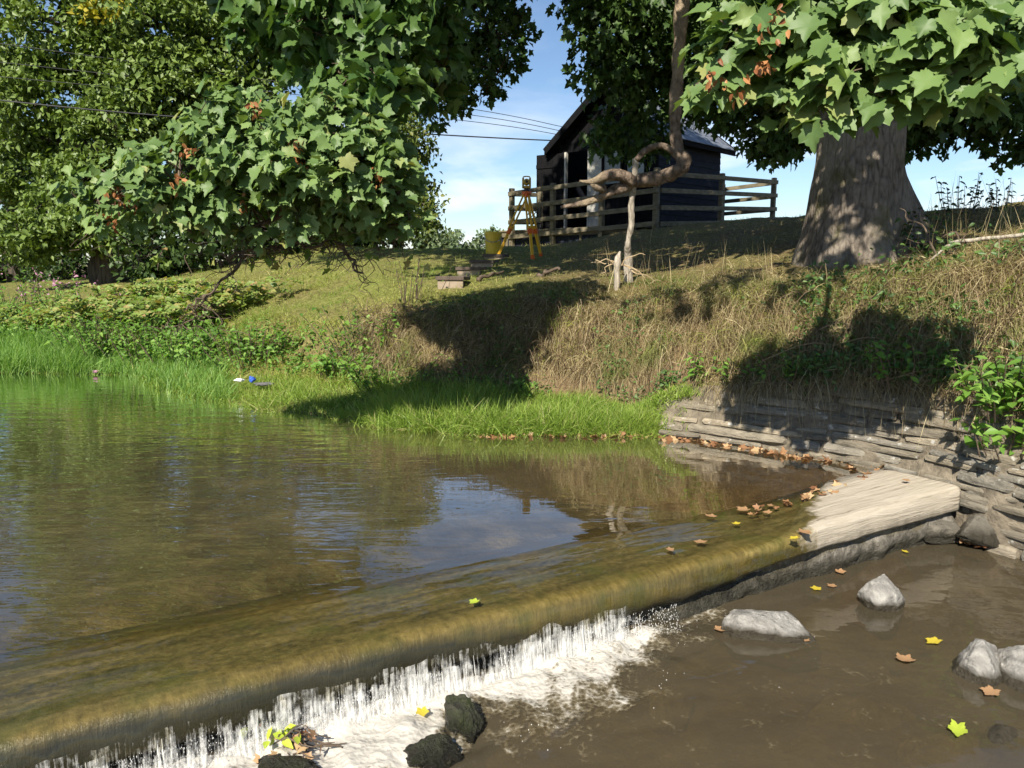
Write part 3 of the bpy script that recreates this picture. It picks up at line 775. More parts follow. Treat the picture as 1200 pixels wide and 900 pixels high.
# sheet running over the timber and down its face
sh_q = [0.50, 0.42, 0.34, 0.26, 0.18, 0.11, 0.05, 0.012, -0.018, -0.034, -0.042, -0.046, -0.05]
sh_z = [0.0, -0.001, -0.002, -0.004, -0.008, -0.012, -0.018, -0.03, -0.056, -0.1, -0.14, -0.18, -0.21]
ss2 = np.linspace(-6.0, 2.95, 560)
V = []
for k, (q, z) in enumerate(zip(sh_q, sh_z)):
    P = np.stack([ss2 * 7, np.full_like(ss2, q * 2), np.full_like(ss2, z * 2)], -1)
    w = min(1, k / 5)
    rid = 0.006 * fbm(np.stack([ss2 * 3.0 + q * 2, np.full_like(ss2, q * 9), ss2 * 0], -1), 21, 3) * (1 - 0.3 * w)
    zz = z + rid * (1 if k else 0) + np.interp(ss2, [1.2, 2.2], [0, 0.012]) * w
    qq = q + (0.012 * w * fbm(P, 23, 3) if k > 5 else 0)
    if k >= len(sh_q) - 3:
        zz = zz + 0.05 * fbm(np.stack([ss2 * 9, ss2 * 0 + 1, ss2 * 0], -1), 25, 3)
        zz = zz + np.interp(ss2, [0.75, 1.1], [0, 0.05])
    edge = np.clip((ss2 - 1.5 * max(q, 0) - 1.55 + 0.25 * fbm(np.stack([ss2 * 0 + q * 9, ss2 * 2, ss2 * 0], -1), 27, 3)) / 0.5, 0, 1)
    zz = zz - 0.035 * edge; qq = qq + 0.07 * edge * min(1, k / 6)
    V.append(wl(ss2, qq, zz))
V = np.stack(V, 1); a, b = V.shape[:2]
M_local = M['water_sheet']
sh = mesh_obj('weir_water', (V.reshape(-1, 3) - np.array([E0[0], E0[1], 0])) @ np.array([[ed[0], en[0], 0], [ed[1], en[1], 0], [0, 0, 1]]), grid_faces(a, b)[:, ::-1], M_local, smooth=True)
sh.location = (E0[0], E0[1], 0); sh.rotation_euler = (0, 0, WRZ)
tag(sh, kind='structure')
# plunge pool
sl = np.linspace(-9, 7, 300); ql = np.concatenate([np.linspace(0.06, -1.6, 110)[:-1], np.linspace(-1.6, -9, 40)])
S, Q = np.meshgrid(sl, ql, indexing='ij')
turb = np.exp(-np.maximum(0, -Q - 0.05) / 0.5) * np.interp(S, [-6, 0.6, 1.1], [1, 1, 0.1])
P = np.stack([S * 5, Q * 7, S * 0], -1)
Z = LW + 0.035 * turb * fbm(P, 51, 4) + 0.006 * fbm(P * 0.5, 52, 3)
lo = mesh_obj('pool_water', wl(S, Q, Z).reshape(-1, 3), grid_faces(*S.shape)[:, ::-1], M['water_low'], smooth=True)
tag(lo, kind='structure')
# bed
bx_, by_ = np.meshgrid(np.linspace(-70, 20, 150), np.linspace(-12, 14, 120), indexing='ij')
qb = (bx_ - E0[0]) * en[0] + (by_ - E0[1]) * en[1]
bz = np.where(qb > 0.3, -0.36, -0.5) + np.where(qb > .3, .09, .16) * fbm(np.stack([bx_ * 1.6, by_ * 1.6, bx_ * 0], -1), 61, 4)
bed = mesh_obj('riverbed', np.stack([bx_, by_, bz], -1).reshape(-1, 3), grid_faces(*bx_.shape), M['bed'], smooth=True)
tag(bed, kind='structure')

# falling strands and drops below the lip
def strands(n):
    v, f, k = [], [], 0
    for _ in range(n):
        s = RNG.uniform(-2.9, 0.62)
        if vnoise(np.array([[s * 4, 2.2, 0]]), 3)[0] < -0.75: continue
        q = -0.05 + RNG.normal(0, 0.012) - 0.0
        z0 = RNG.uniform(-0.23, -0.17); z1 = RNG.uniform(LW - 0.01, LW + 0.09)
        if z0 - z1 < 0.03: z1 = LW
        m = 5
        zz = np.linspace(z0, z1, m)
        r = RNG.uniform(0.0009, 0.0028) * np.array([0.35, 0.8, 1.0, 1.1, 0.5]) * RNG.uniform(0.6, 1.4, m)
        ang = RNG.uniform(0, 6.28)
        for i in range(m):
            qq = q - 0.035 * ((z0 - zz[i]) / 0.15) + RNG.normal(0, 0.003)
            for j in range(4):
                aa = ang + j * math.pi / 2
                v.append((s + r[i] * math.cos(aa) + RNG.normal(0, 0.0008), qq + r[i] * math.sin(aa), zz[i]))
        for i in range(m - 1):
            for j in range(4):
                a0 = k + i * 4 + j; b0 = k + i * 4 + (j + 1) % 4
                f.append((a0, b0, b0 + 4, a0 + 4))
        k += m * 4
    v = np.array(v)
    return wl(v[:, 0], v[:, 1], v[:, 2]), np.array(f)
OCT_V = np.array([(1, 0, 0), (-1, 0, 0), (0, 1, 0), (0, -1, 0), (0, 0, 1), (0, 0, -1)], float)
OCT_F = np.array([(0, 2, 4), (2, 1, 4), (1, 3, 4), (3, 0, 4), (2, 0, 5), (1, 2, 5), (3, 1, 5), (0, 3, 5)])
def ball(sub=1):
    v, f = OCT_V.copy(), OCT_F.copy()
    for _ in range(sub):
        d, vv, ff = {}, v.tolist(), []
        def mid(a, b):
            key = (min(a, b), max(a, b))
            if key not in d:
                m = norm((np.array(vv[a]) + np.array(vv[b])) / 2); d[key] = len(vv); vv.append(m.tolist())
            return d[key]
        for a, b, c in f:
            ab, bc, ca = mid(a, b), mid(b, c), mid(c, a)
            ff += [(a, ab, ca), (ab, b, bc), (ca, bc, c), (ab, bc, ca)]
        v, f = np.array(vv), np.array(ff)
    return v, f
def balls(centres, radii, sub=1, stretch=None):
    bv, bf = ball(sub)
    radii = np.asarray(radii)
    sc = radii[:, None] * (np.ones((1, 3)) if stretch is None else stretch)
    v = centres[:, None, :] + bv[None] * sc[:, None, :]
    f = bf[None] + (np.arange(len(centres)) * len(bv))[:, None, None]
    return v.reshape(-1, 3), f.reshape(-1, 3)
def curtain_mat():
    m, nt = new_mat('falling_curtain'); n = N(nt)
    f = n.math('MULTIPLY_ADD', n.noise(n.coords((105, 40, 4)), 1.0, 3, 0.6, 0.3), 0.6, n.math('MULTIPLY', n.noise(n.coords((32, 20, 1.5)), 1.0, 3, 0.6), 0.4))
    g = n.noise(n.coords((30, 30, 22)), 1.0, 5, 0.7)
    big = n.noise(n.coords((3.5, 9, 0.3)), 1.0, 2)
    z = n('ShaderNodeSeparateXYZ', {0: n('ShaderNodeTexCoord').outputs['Object']}).outputs['Z']
    dz = n('ShaderNodeMapRange', {'Value': z, 'From Min': -0.33, 'From Max': -0.15, 'To Min': 0.1, 'To Max': -0.07}).outputs[0]
    xx = n('ShaderNodeSeparateXYZ', {0: n('ShaderNodeTexCoord').outputs['Object']}).outputs['X']
    dz = n.math('SUBTRACT', dz, n('ShaderNodeMapRange', {'Value': xx, 'From Min': 0.3, 'From Max': 0.84, 'To Min': 0.0, 'To Max': 0.36}).outputs[0])
    k = n.math('ADD', n.math('MULTIPLY_ADD', g, 0.5, f), n.math('ADD', dz, n.math('MULTIPLY', n.math('SUBTRACT', big, 0.5), 0.5)))
    a = n.ramp(k, [(0.68, (0, 0, 0)), (1.02, (0.8, 0.8, 0.8))])
    b = n('ShaderNodeBsdfPrincipled', {'Base Color': (0.85, 0.84, 0.8, 1), 'Roughness': 0.2, 'Specular IOR Level': 0.6})
    nt.links.new(n.bump(n.math('ADD', f, g), 1.0, 0.01), b.inputs['Normal'])
    t = n('ShaderNodeBsdfTransparent')
    mx = n('ShaderNodeMixShader', {0: a, 1: t.outputs[0], 2: b.outputs[0]}); n.out(mx.outputs[0]); return m
M['curtain'] = curtain_mat()
CV, CF, cn0 = [], [], 0
for lay in range(3):
    sc_ = np.linspace(-3.4, 0.84, 930); hh = np.linspace(0, 1, 14)
    S, H = np.meshgrid(sc_, hh, indexing='ij')
    zt = -0.155 + 0.05 * fbm(np.stack([S * 5, S * 0 + lay, S * 0], -1), 91, 3) - 0.012 * lay
    Zc = zt + (LW - 0.01 - zt) * H
    Qc = -0.046 - 0.012 * lay - 0.035 * H ** 1.5 + 0.014 * fbm(np.stack([S * 14, H * 1.2, S * 0 + lay * 5], -1), 92, 4)
    CV.append(np.stack([S, Qc, Zc], -1).reshape(-1, 3)); CF.append(grid_faces(*S.shape) + cn0); cn0 += S.size
cur = mesh_obj('water_curtain', np.vstack(CV), np.vstack(CF), M['curtain'], smooth=True)
cur.location = (E0[0], E0[1], 0); cur.rotation_euler = (0, 0, WRZ); tag(cur, kind='stuff')
v, f = strands(60)
fw = mesh_obj('falling_water', v, f, M['drops'], smooth=True)
tag(fw, kind='stuff')
nd = 6000
s = RNG.uniform(-2.9, 0.75, nd); h = RNG.uniform(0, 1, nd) ** 1.5
dc = wl(s, -0.045 - RNG.gamma(1.3, 0.016, nd) - 0.03 * (1 - h), LW + 0.005 + h * 0.13)
keep = vnoise(np.stack([s * 4, np.full(nd, 2.2), np.zeros(nd)], -1), 3) > -0.5
v, f = balls(dc[keep], RNG.uniform(0.0008, 0.0022, nd)[keep], 0, np.stack([np.ones(nd), np.ones(nd), RNG.uniform(1, 4, nd)], -1)[keep])
tag(mesh_obj('water_drops', v, f, M['drops'], smooth=True), kind='stuff')

# foam on the plunge pool
fsx = np.linspace(-3.2, 1.3, 420); fq = np.linspace(-0.02, -1.35, 150)
S, Q = np.meshgrid(fsx, fq, indexing='ij')
den = np.zeros_like(S)
blobs = [(300, 880, .30, .16, 1.1), (390, 868, .26, .14, 1.2), (450, 880, .25, .12, 1.0), (480, 850, .2, .1, .9), (560, 805, .2, .1, .75), (620, 800, .26, .14, .8), (680, 790, .3, .15, .72), (740, 755, .25, .12, .75), (800, 735, .2, .1, .6), (830, 715, .12, .08, .9), (700, 830, .22, .14, .42), (640, 850, .2, .1, .3), (600, 870, .18, .1, .25), (420, 895, .3, .1, 1.0), (250, 895, .3, .15, 1.0)]
for (px, py, rs, rq, k) in blobs:
    s0, q0 = to_w(WZ(px, py, LW))
    den = den + k * np.exp(-((S - s0) / rs) ** 2 - ((Q - q0) / (rq * 1.3)) ** 2)
den = den + 0.85 * np.exp(-((Q + 0.07) / 0.05) ** 2) * np.interp(S, [-3.2, 0.5, 0.75], [1, 1, 0])
# radiating streaks of bubbles
streak = fbm(np.stack([S * 6 - Q * 3, Q * 1.6, S * 0], -1), 71, 4)
den = den * (1 + 0.8 * streak)
P = np.stack([S * 9, Q * 9, S * 0], -1)
Z = LW + 0.004 + np.clip(den, 0, 1.2) * (0.02 + 0.022 * fbm(P, 72, 3)) + 0.035 * np.exp(-np.maximum(0, -Q - .05) / 0.5) * fbm(np.stack([S * 5, Q * 7, S * 0], -1), 51, 4) * np.interp(S, [-6, 0.6, 1.1], [1, 1, 0.1])
Z = np.maximum(Z, LW - 0.02) + 0.006
fm = mesh_obj('river_foam', wl(S, Q, Z).reshape(-1, 3), grid_faces(*S.shape)[:, ::-1], M['foam'], smooth=True, attrs={'foam': den.ravel()})
tag(fm, kind='stuff')
# loose bubbles drifting away
bc = []
for _ in range(900):
    s0 = RNG.uniform(-2.6, 1.3); q0 = -RNG.gamma(1.6, 0.14) - 0.03
    bc.append((s0, q0))
bc = np.array(bc)
ok = fbm(np.stack([bc[:, 0] * 5 - bc[:, 1] * 3, bc[:, 1] * 2.5, bc[:, 0] * 0], -1), 77, 3) > 0.12
bc = bc[ok]
v, f = balls(wl(bc[:, 0], bc[:, 1], np.full(len(bc), LW + 0.01)), RNG.uniform(0.0008, 0.003, len(bc)) * (0.6 + 0.6 * RNG.random(len(bc))), 1)
tag(mesh_obj('river_bubbles', v, f, M['drops'], smooth=True), kind='stuff')

# ------------------------------------------------------------------ leaf machinery
def leaf_template(half, centre=(0, 0.4), fold=0.22, droop=0.18):
    """half: outline from base to tip on the right side (x>=0)"""
    h = np.array(half, float)
    left = h[1:-1][::-1] * np.array([-1, 1])
    o = np.vstack([h, left])
    allv = np.vstack([[centre], o])
    z = fold * np.abs(allv[:, 0]) - droop * allv[:, 1] ** 2
    z[0] -= 0.02
    v = np.column_stack([allv, z])
    m = len(o)
    f = np.array([(0, 1 + i, 1 + (i + 1) % m) for i in range(m)])
    return v, f
SYC = leaf_template([(0, 0), (0.15, -0.1), (0.42, -0.08), (0.37, 0.07), (0.46, 0.15), (0.41, 0.24), (0.58, 0.38), (0.56, 0.5), (0.6, 0.62), (0.46, 0.6), (0.35, 0.59), (0.31, 0.7), (0.17, 0.74), (0.13, 0.86), (0, 1.02)])
SYC_LO = leaf_template([(0, 0), (0.4, -0.06), (0.32, 0.22), (0.6, 0.52), (0.25, 0.56), (0.2, 0.76), (0, 1.0)])
OVAL = leaf_template([(0, 0), (0.26, 0.25), (0.24, 0.6), (0, 1.0)], (0, 0.45), 0.3, 0.15)
DIA = (np.array([(0, 0, 0), (0.32, 0.45, 0.1), (0, 1, -0.1), (-0.32, 0.45, 0.1)], float), np.array([(0, 1, 2), (0, 2, 3)]))

def leaves(T, pos, tip, nrm, size):
    tv, tf = T
    tip = norm(tip); x = norm(np.cross(tip, nrm)); nn = np.cross(x, tip)
    size = np.asarray(size)[:, None, None]
    m_ = len(pos); wx = RNG.uniform(.78, 1.12, (m_, 1, 1)); cz = RNG.uniform(.2, 2.3, (m_, 1, 1)); tw = RNG.normal(0, .16, (m_, 1, 1))
    z_ = tv[None, :, 2:3] * cz + tw * tv[None, :, 0:1] * tv[None, :, 1:2] * 2
    v = pos[:, None, :] + size * (tv[None, :, 0:1] * wx * x[:, None] + tv[None, :, 1:2] * tip[:, None] + z_ * nn[:, None])
    f = tf[None] + (np.arange(len(pos)) * len(tv))[:, None, None]
    uv = np.tile(tv[:, :2], (len(pos), 1)) + np.repeat(RNG.random((len(pos), 2)) * 7, len(tv), axis=0)
    return v.reshape(-1, 3), f.reshape(-1, 3), uv

def rnd_unit(n):
    return norm(RNG.normal(size=(n, 3)))

def in_ellipsoid(c, r, n, shell=0.0):
    u = rnd_unit(n); k = RNG.random(n) ** (1 / 3)
    k = shell + (1 - shell) * k
    return np.asarray(c) + u * k[:, None] * np.asarray(r)

def rosettes(centres, nper, size, face=(0, 0, 1), up_w=0.5, sun_w=0.7, rnd_w=0.4, spread=0.1, droop=0.35):
    """leaf rosettes of a sycamore: every shoot carries a fan of leaves in about one plane"""
    n = len(centres)
    nr = norm(up_w * np.array([0, 0, 1.0]) + sun_w * SUN + rnd_w * RNG.normal(size=(n, 3)))
    u = norm(np.cross(nr, RNG.normal(size=(n, 3)))); w = np.cross(nr, u)
    pos, tip, nm, sz = [], [], [], []
    for k in range(nper):
        a = RNG.uniform(0, 2 * math.pi, n)[:, None]
        d = np.cos(a) * u + np.sin(a) * w
        t = norm(d - droop * np.array([0, 0, 1.0]) + 0.25 * RNG.normal(size=(n, 3)))
        pos.append(centres + d * spread * RNG.uniform(0.4, 1.3, (n, 1)) + nr * RNG.normal(0, 0.05, (n, 1)))
        tip.append(t); nm.append(norm(nr + 0.35 * RNG.normal(size=(n, 3)))); sz.append(size * RNG.uniform(0.6, 1.2, n))
    return np.vstack(pos), np.vstack(tip), np.vstack(nm), np.concatenate(sz)

def twigs_to(mb, ends, main, r0=0.006, r1=0.0025, sag=0.06):
    main = np.asarray(main)
    for e in ends:
        d = np.linalg.norm(main - e, axis=1)
        j = int(np.argmin(d + 0.3 * RNG.random(len(d))))
        a = main[j]
        m = (a + e) / 2 + np.array([0, 0, sag]) * np.linalg.norm(e - a) + RNG.normal(0, 0.03, 3)
        mb.tube(resample([a, m, e], 5), [r0, r1], 4, caps=False)

PX = lambda d: d / F            # metres per photo pixel at depth d

def ell(px, py, d, rx, ry, rd):
    """an ellipsoid of foliage given where it hangs and its size in photo pixels"""
    return W(px, py, d), np.array([rx * PX(d), rd, ry * PX(d)])

# ------------------------------------------------------------------ big sycamore on the bank
TB = on_ground(992, 8.6)
syc = thing('sycamore_tree', TB, 'huge grey barked sycamore with flared trunk standing on the bank above the stone wall', 'tree')
hs = np.linspace(-0.5, 7.0, 110); angs = np.linspace(0, 2 * math.pi, 72, endpoint=False)
V = []
for h in hs:
    r = np.interp(h, [-0.5, 0, 0.25, 0.6, 1.1, 1.8, 3, 7], [0.58, 0.52, 0.475, 0.45, 0.43, 0.415, 0.4, 0.33])
    cx = np.interp(h, [0, 2, 7], [0.0, 0.04, 0.3]); cyy = 0.0
    ca, sa = np.cos(angs), np.sin(angs)
    fl = np.exp(-max(h, 0) / 0.38)
    # buttress roots at a few azimuths
    bt = sum(k * np.exp(-((np.angle(np.exp(1j * (angs - a0)))) / wd) ** 2) for a0, wd, k in ((0.1, 0.3, 1.0), (-2.35, 0.35, 0.12), (-1.25, 0.22, 0.2), (-0.55, 0.25, 0.35), (2.6, 0.4, 0.14), (1.6, 0.3, 0.3)))
    groove = -0.07 * np.exp(-((np.angle(np.exp(1j * (angs + 0.9)))) / 0.16) ** 2) * np.interp(h, [0, 0.6, 6], [0.4, 1, 1]) - 0.04 * np.exp(-((np.angle(np.exp(1j * (angs + 1.9)))) / 0.14) ** 2) * np.interp(h, [0, 0.6, 6], [1.4, 0.7, .4])
    rr = r * (1 + bt * fl * 1.0) + groove + 0.34 * np.exp(-((np.angle(np.exp(1j * (angs - 0.3)))) / 0.26) ** 2) * np.interp(h, [-.5, .3, .6, .9, 1.4], [1.6, 1.3, .9, .35, 0])
    q = np.stack([ca * 1.3, sa * 1.3, np.full_like(ca, h * 0.6)], -1)
    rr = rr + 0.06 * fbm(q * 1.6, 81, 3) + 0.03 * fbm(np.stack([ca * 7, sa * 7, np.full_like(ca, h * 1.6)], -1), 82, 4)
    V.append(np.stack([TB[0] + cx + rr * ca, TB[1] + cyy + rr * sa, np.full_like(ca, TB[2] + h)], -1))
V = np.array(V); a, b = V.shape[:2]
i = np.arange(a * b).reshape(a, b)
fsq = np.stack([i[:-1], np.roll(i[:-1], -1, 1), np.roll(i[1:], -1, 1), i[1:]], -1).reshape(-1, 4)
mesh_obj('trunk', V.reshape(-1, 3), fsq, M['bark'], syc, smooth=True)
# main limbs reaching into the crown
limb_paths = [
 [TB + (0.1, 0, 3.0), TB + (-1.0, -0.1, 3.8), TB + (-2.4, 0.4, 4.3), TB + (-4.2, 0.6, 4.6)],
 [TB + (0.1, 0, 2.6), TB + (0.9, -0.4, 3.5), TB + (2.2, -0.9, 4.1), TB + (3.6, -1.0, 4.4)],
 [TB + (0.2, 0, 4.2), TB + (-0.6, -1.5, 5.6), TB + (-1.6, -3.2, 6.4), TB + (-3.0, -4.4, 6.8)],
 [TB + (0.3, 0, 5.0), TB + (0.6, 1.5, 6.6), TB + (0.2, 3.4, 7.6)],
 [TB + (-0.2, 0.1, 2.2), TB + (-0.8, -0.3, 2.5), TB + (-1.5, -0.8, 2.5), TB + (-2.0, -1.4, 2.35)],
]
for k, lp in enumerate(limb_paths):
    p = resample(lp, 24)
    MB().tube(p, [0.24 - 0.035 * k, 0.13, 0.07, 0.03], 10, 0.25, 90 + k).build('limb', M['bark'], syc, smooth=True)
# the crooked limb that hangs down in front of the hut
D = 9.0
l1 = resample([W(806, -110, D), W(799, -40, D), W(798, 20, D), W(794, 90, D), W(791, 150, D), W(795, 176, D - .03), W(801, 188, D - .08), W(796, 200, D - .1), W(778, 207, D - .05), W(752, 212, D), W(722, 222, D), W(692, 236, D + .05), W(657, 243, D + .1)], 70)
mb = MB().tube(l1, [0.09, 0.085, 0.075, 0.065, 0.06, 0.07, 0.09, 0.085, 0.075, 0.068, 0.058, 0.042, 0.018], 18, 0.5, 101)
l2 = resample([W(800, 190, D - .08), W(788, 177, D - .1), W(773, 170, D - .1), W(757, 176, D - .06), W(745, 188, D - .04)], 22)
mb.tube(l2, [0.065, 0.04, 0.034, 0.036, 0.034], 12, 0.5, 102)
l3 = resample([W(742, 213, D - .03), W(728, 205, D - .1), W(712, 206, D - .14), W(700, 211, D - .14), W(690, 213, D - .12), W(679, 212, D - .1)], 22)
mb.tube(l3, [0.07, 0.065, 0.06, 0.045, 0.03, 0.012], 9, 0.4, 103)
l3b = resample([W(708, 222, D - .03), W(700, 219, D - .09), W(693, 214, D - .12)], 8)
mb.tube(l3b, [0.05, 0.05, 0.03], 8, 0.4, 104)
hl = mb.build('hanging_limb', M['bark_limb'], syc, smooth=True)
hl['label'] = 'crooked knotted limb hanging down and curling sideways'
# crown: rosettes of leaves through overlapping ellipsoids
crown_blobs = []
def cb(px, py, d, rx, ry, rd, n): crown_blobs.append((*ell(px, py, d, rx, ry, rd), n))
cb(725, 25, 10.5, 55, 50, 1.0, 130); cb(695, 75, 10.5, 36, 26, 0.5, 22); cb(765, 70, 10.9, 50, 60, 0.9, 130)
cb(735, 158, 11.5, 48, 22, 0.6, 55); cb(760, 175, 11.5, 30, 12, .4, 18); cb(795, 105, 11.2, 55, 40, 0.9, 80); cb(860, 80, 10.2, 60, 65, 1.2, 240)
cb(930, 110, 10.2, 60, 65, 1.2, 300); cb(915, 165, 10, 35, 22, 0.7, 70); cb(690, 5, 10.5, 35, 30, 0.7, 55)
cb(850, 20, 10.8, 120, 50, 1.2, 300); cb(1090, 130, 9.8, 70, 45, 0.9, 170); cb(1170, 120, 9.5, 60, 45, 0.9, 150)
cb(1060, 60, 9.5, 130, 60, 1.2, 320); cb(1065, 150, 10, 20, 25, 0.4, 30); cb(1195, 170, 9.5, 18, 20, 0.4, 22)
cb(725, 105, 11, 40, 24, 0.6, 24)
cen = np.vstack([in_ellipsoid(c, r, n) for c, r, n in crown_blobs])
p, t, nm, sz = rosettes(cen, 9, 0.105, up_w=0.8, sun_w=0.3, rnd_w=0.6, spread=0.13, droop=0.7)
# upper crown overhead, unseen: bigger masses, several added to shade hut, trunk and bank
high = [((1.5, 10.5, 7.6), (3.2, 2.2, 1.6), 900), ((3.5, 13.5, 8.6), (3.5, 2.0, 1.4), 800), ((5.0, 9.0, 7.6), (2.8, 2.5, 1.7), 800), ((0.6, 12.6, 9.2), (3.6, 2.2, 1.3), 650), ((-1.8, 8.5, 7.6), (2.4, 2.0, 1.2), 520), ((3.0, 6.0, 6.3), (1.6, 1.2, 0.8), 200), ((2.9, 5.9, 4.95), (0.9, 0.7, 0.4), 45), ((4.8, 6.2, 5.1), (1.3, .9, .5), 130), ((0.2, 6.4, 6.0), (2.2, 1.2, .7), 120), ((4.4, 5.4, 6.1), (1.6, 1.0, .6), 130), ((1.6, 6.6, 5.7), (1.0, .9, .5), 70), ((1.0, 3.8, 5.1), (1.6, .8, .5), 34), ((2.7, 4.6, 5.5), (1.3, .8, .5), 44), ((-1.5, 7.0, 6.2), (2.2, 1.0, .8), 150), ((-4.5, 9.0, 8.0), (2.5, 1.5, 1.2), 300)]
cen2 = np.vstack([in_ellipsoid(c, r, n) for c, r, n in high])
p2, t2, nm2, sz2 = rosettes(cen2, 6, 0.2, up_w=0.8, sun_w=0.3, rnd_w=0.5, spread=0.2, droop=0.5)
v, f, uv = leaves(SYC_LO, np.vstack([p, p2]), np.vstack([t, t2]), np.vstack([nm, nm2]), np.concatenate([sz, sz2]))
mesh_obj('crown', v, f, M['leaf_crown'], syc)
mb = MB()
main = np.vstack([resample(lp, 24) for lp in limb_paths])
near = np.array([np.linalg.norm(main - c, axis=1).min() < 1.3 for c in cen]); twigs_to(mb, cen[near][::4], main, 0.014, 0.004)
mb.build('twigs', M['twig'], syc)['kind'] = 'stuff'

# ------------------------------------------------------------------ overhanging boughs
def keys(at, n=7):
    """hanging bunch of dry winged seeds"""
    m = n * 2
    base = at + RNG.normal(0, 0.03, (m, 3))
    tip = norm(np.array([0, 0, -1.0]) + 0.5 * RNG.normal(size=(m, 3)))
    return leaves(OVAL, base, tip, rnd_unit(m), RNG.uniform(0.035, 0.055, m))

def bough(name, label, blobs, branch_paths, mat, size, nper, T=SYC, seeds=(), up_w=0.35, sun_w=1.3, rnd_w=0.3, droop=0.3, brad=0.03, twig_step=1):
    allp = np.vstack([resample(b, 26) for b in branch_paths])
    root = thing(name, allp[0], label, 'tree bough')
    mb = MB()
    for k, b in enumerate(branch_paths):
        mb.tube(resample(b, 26), [brad, brad * 0.7, brad * 0.25], 7, 0.25, 200 + k)
    mb.build('branch', M['twig'], root, smooth=True)
    cen = np.vstack([in_ellipsoid(c, r, n, 0.25) for c, r, n in blobs])
    tw = MB(); twigs_to(tw, cen[::twig_step], allp, brad * 0.28, 0.003)
    o = tw.build('twigs', M['twig'], root); o['kind'] = 'stuff'
    p, t, nm, sz = rosettes(cen, nper, size, up_w=up_w, sun_w=sun_w, rnd_w=rnd_w, spread=size * 0.75, droop=droop)
    v, f, uv = leaves(T, p, t, nm, sz)
    mesh_obj('foliage', v, f, mat, root, uv=uv)
    for (px, py, d) in seeds:
        v, f, uv = keys(W(px, py, d))
        mesh_obj('seed_cluster', v, f, M['key_seed'], root)['kind'] = 'stuff'
    return root, allp

B = lambda px, py, d, rx, ry, rd, n: (*ell(px, py, d, rx, ry, rd), n)
bough('sycamore_bough', 'sunlit leafy sycamore bough with seed bunches hanging low over the left of the pool',
      [B(145, 228, 5.7, 62, 34, .35, 30), B(225, 205, 5.7, 80, 48, .5, 62), B(300, 170, 5.6, 85, 60, .5, 85), B(375, 185, 5.6, 80, 72, .55, 95), B(440, 205, 5.7, 42, 62, .45, 45), B(310, 250, 5.8, 140, 26, .45, 50), B(470, 248, 5.8, 24, 26, .3, 12), B(250, 130, 5.6, 40, 22, .3, 10)],
      [[W(420, -120, 5.9), W(400, 20, 5.9), W(390, 120, 5.8), W(330, 190, 5.75), W(230, 215, 5.7), W(110, 235, 5.7)],
       [W(395, 100, 5.85), W(440, 160, 5.8), W(470, 220, 5.8), W(482, 262, 5.8)],
       [W(385, 130, 5.8), W(350, 230, 5.8), W(300, 265, 5.8), W(230, 275, 5.8)]],
      M['leaf_front'], 0.09, 11,
      seeds=[(135, 225, 5.4), (150, 238, 5.45), (345, 170, 5.2), (350, 185, 5.25), (297, 125, 5.2), (205, 212, 5.3), (285, 238, 5.4), (445, 205, 5.3), (220, 175, 5.3), (130, 255, 5.5)])
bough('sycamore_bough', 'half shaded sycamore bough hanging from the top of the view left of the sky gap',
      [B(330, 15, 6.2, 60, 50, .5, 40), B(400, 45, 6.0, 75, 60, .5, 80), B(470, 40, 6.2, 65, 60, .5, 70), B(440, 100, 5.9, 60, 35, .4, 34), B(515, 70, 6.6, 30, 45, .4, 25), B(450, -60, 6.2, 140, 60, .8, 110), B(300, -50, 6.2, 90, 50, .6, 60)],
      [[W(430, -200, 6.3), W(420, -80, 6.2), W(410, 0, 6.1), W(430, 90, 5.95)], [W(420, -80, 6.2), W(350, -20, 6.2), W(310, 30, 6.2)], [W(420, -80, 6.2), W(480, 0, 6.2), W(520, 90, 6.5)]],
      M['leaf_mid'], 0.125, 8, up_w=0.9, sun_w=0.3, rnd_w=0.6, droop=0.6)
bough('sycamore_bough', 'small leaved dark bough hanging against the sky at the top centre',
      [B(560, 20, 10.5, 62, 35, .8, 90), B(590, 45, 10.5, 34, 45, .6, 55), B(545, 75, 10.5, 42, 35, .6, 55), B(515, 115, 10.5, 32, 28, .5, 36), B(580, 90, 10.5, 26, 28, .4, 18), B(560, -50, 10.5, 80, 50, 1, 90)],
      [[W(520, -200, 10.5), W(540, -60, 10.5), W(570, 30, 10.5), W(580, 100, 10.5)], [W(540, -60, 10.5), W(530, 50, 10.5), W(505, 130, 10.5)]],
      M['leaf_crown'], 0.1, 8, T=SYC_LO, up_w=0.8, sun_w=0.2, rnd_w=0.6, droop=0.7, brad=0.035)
bough('sycamore_bough', 'sunlit large leaved sycamore bough hanging close in front of the thick trunk top',
      [B(875, 50, 4.1, 46, 42, .3, 17), B(930, 38, 4.0, 60, 42, .35, 28), B(1010, 36, 3.9, 75, 42, .35, 36), B(1100, 45, 3.8, 75, 42, .35, 36), B(1180, 38, 3.8, 50, 50, .35, 22), B(985, 108, 3.8, 50, 24, .25, 12), B(1130, 90, 3.7, 55, 20, .25, 12), B(845, 90, 4.1, 16, 28, .2, 5), B(1010, -40, 4.0, 150, 35, .4, 36)],
      [[W(1010, -200, 4.3), W(990, -60, 4.1), W(950, 20, 4.0), W(880, 60, 4.1), W(815, 100, 4.1)],
       [W(1000, -80, 4.1), W(1060, 0, 3.9), W(1140, 50, 3.8), W(1240, 60, 3.8)],
       [W(995, -70, 4.1), W(985, 40, 3.9), W(980, 130, 3.8)]],
      M['leaf_front'], 0.116, 9,
      seeds=[(838, 90, 3.9), (890, 80, 3.75), (867, 108, 3.9), (905, 25, 3.6)], brad=0.025)

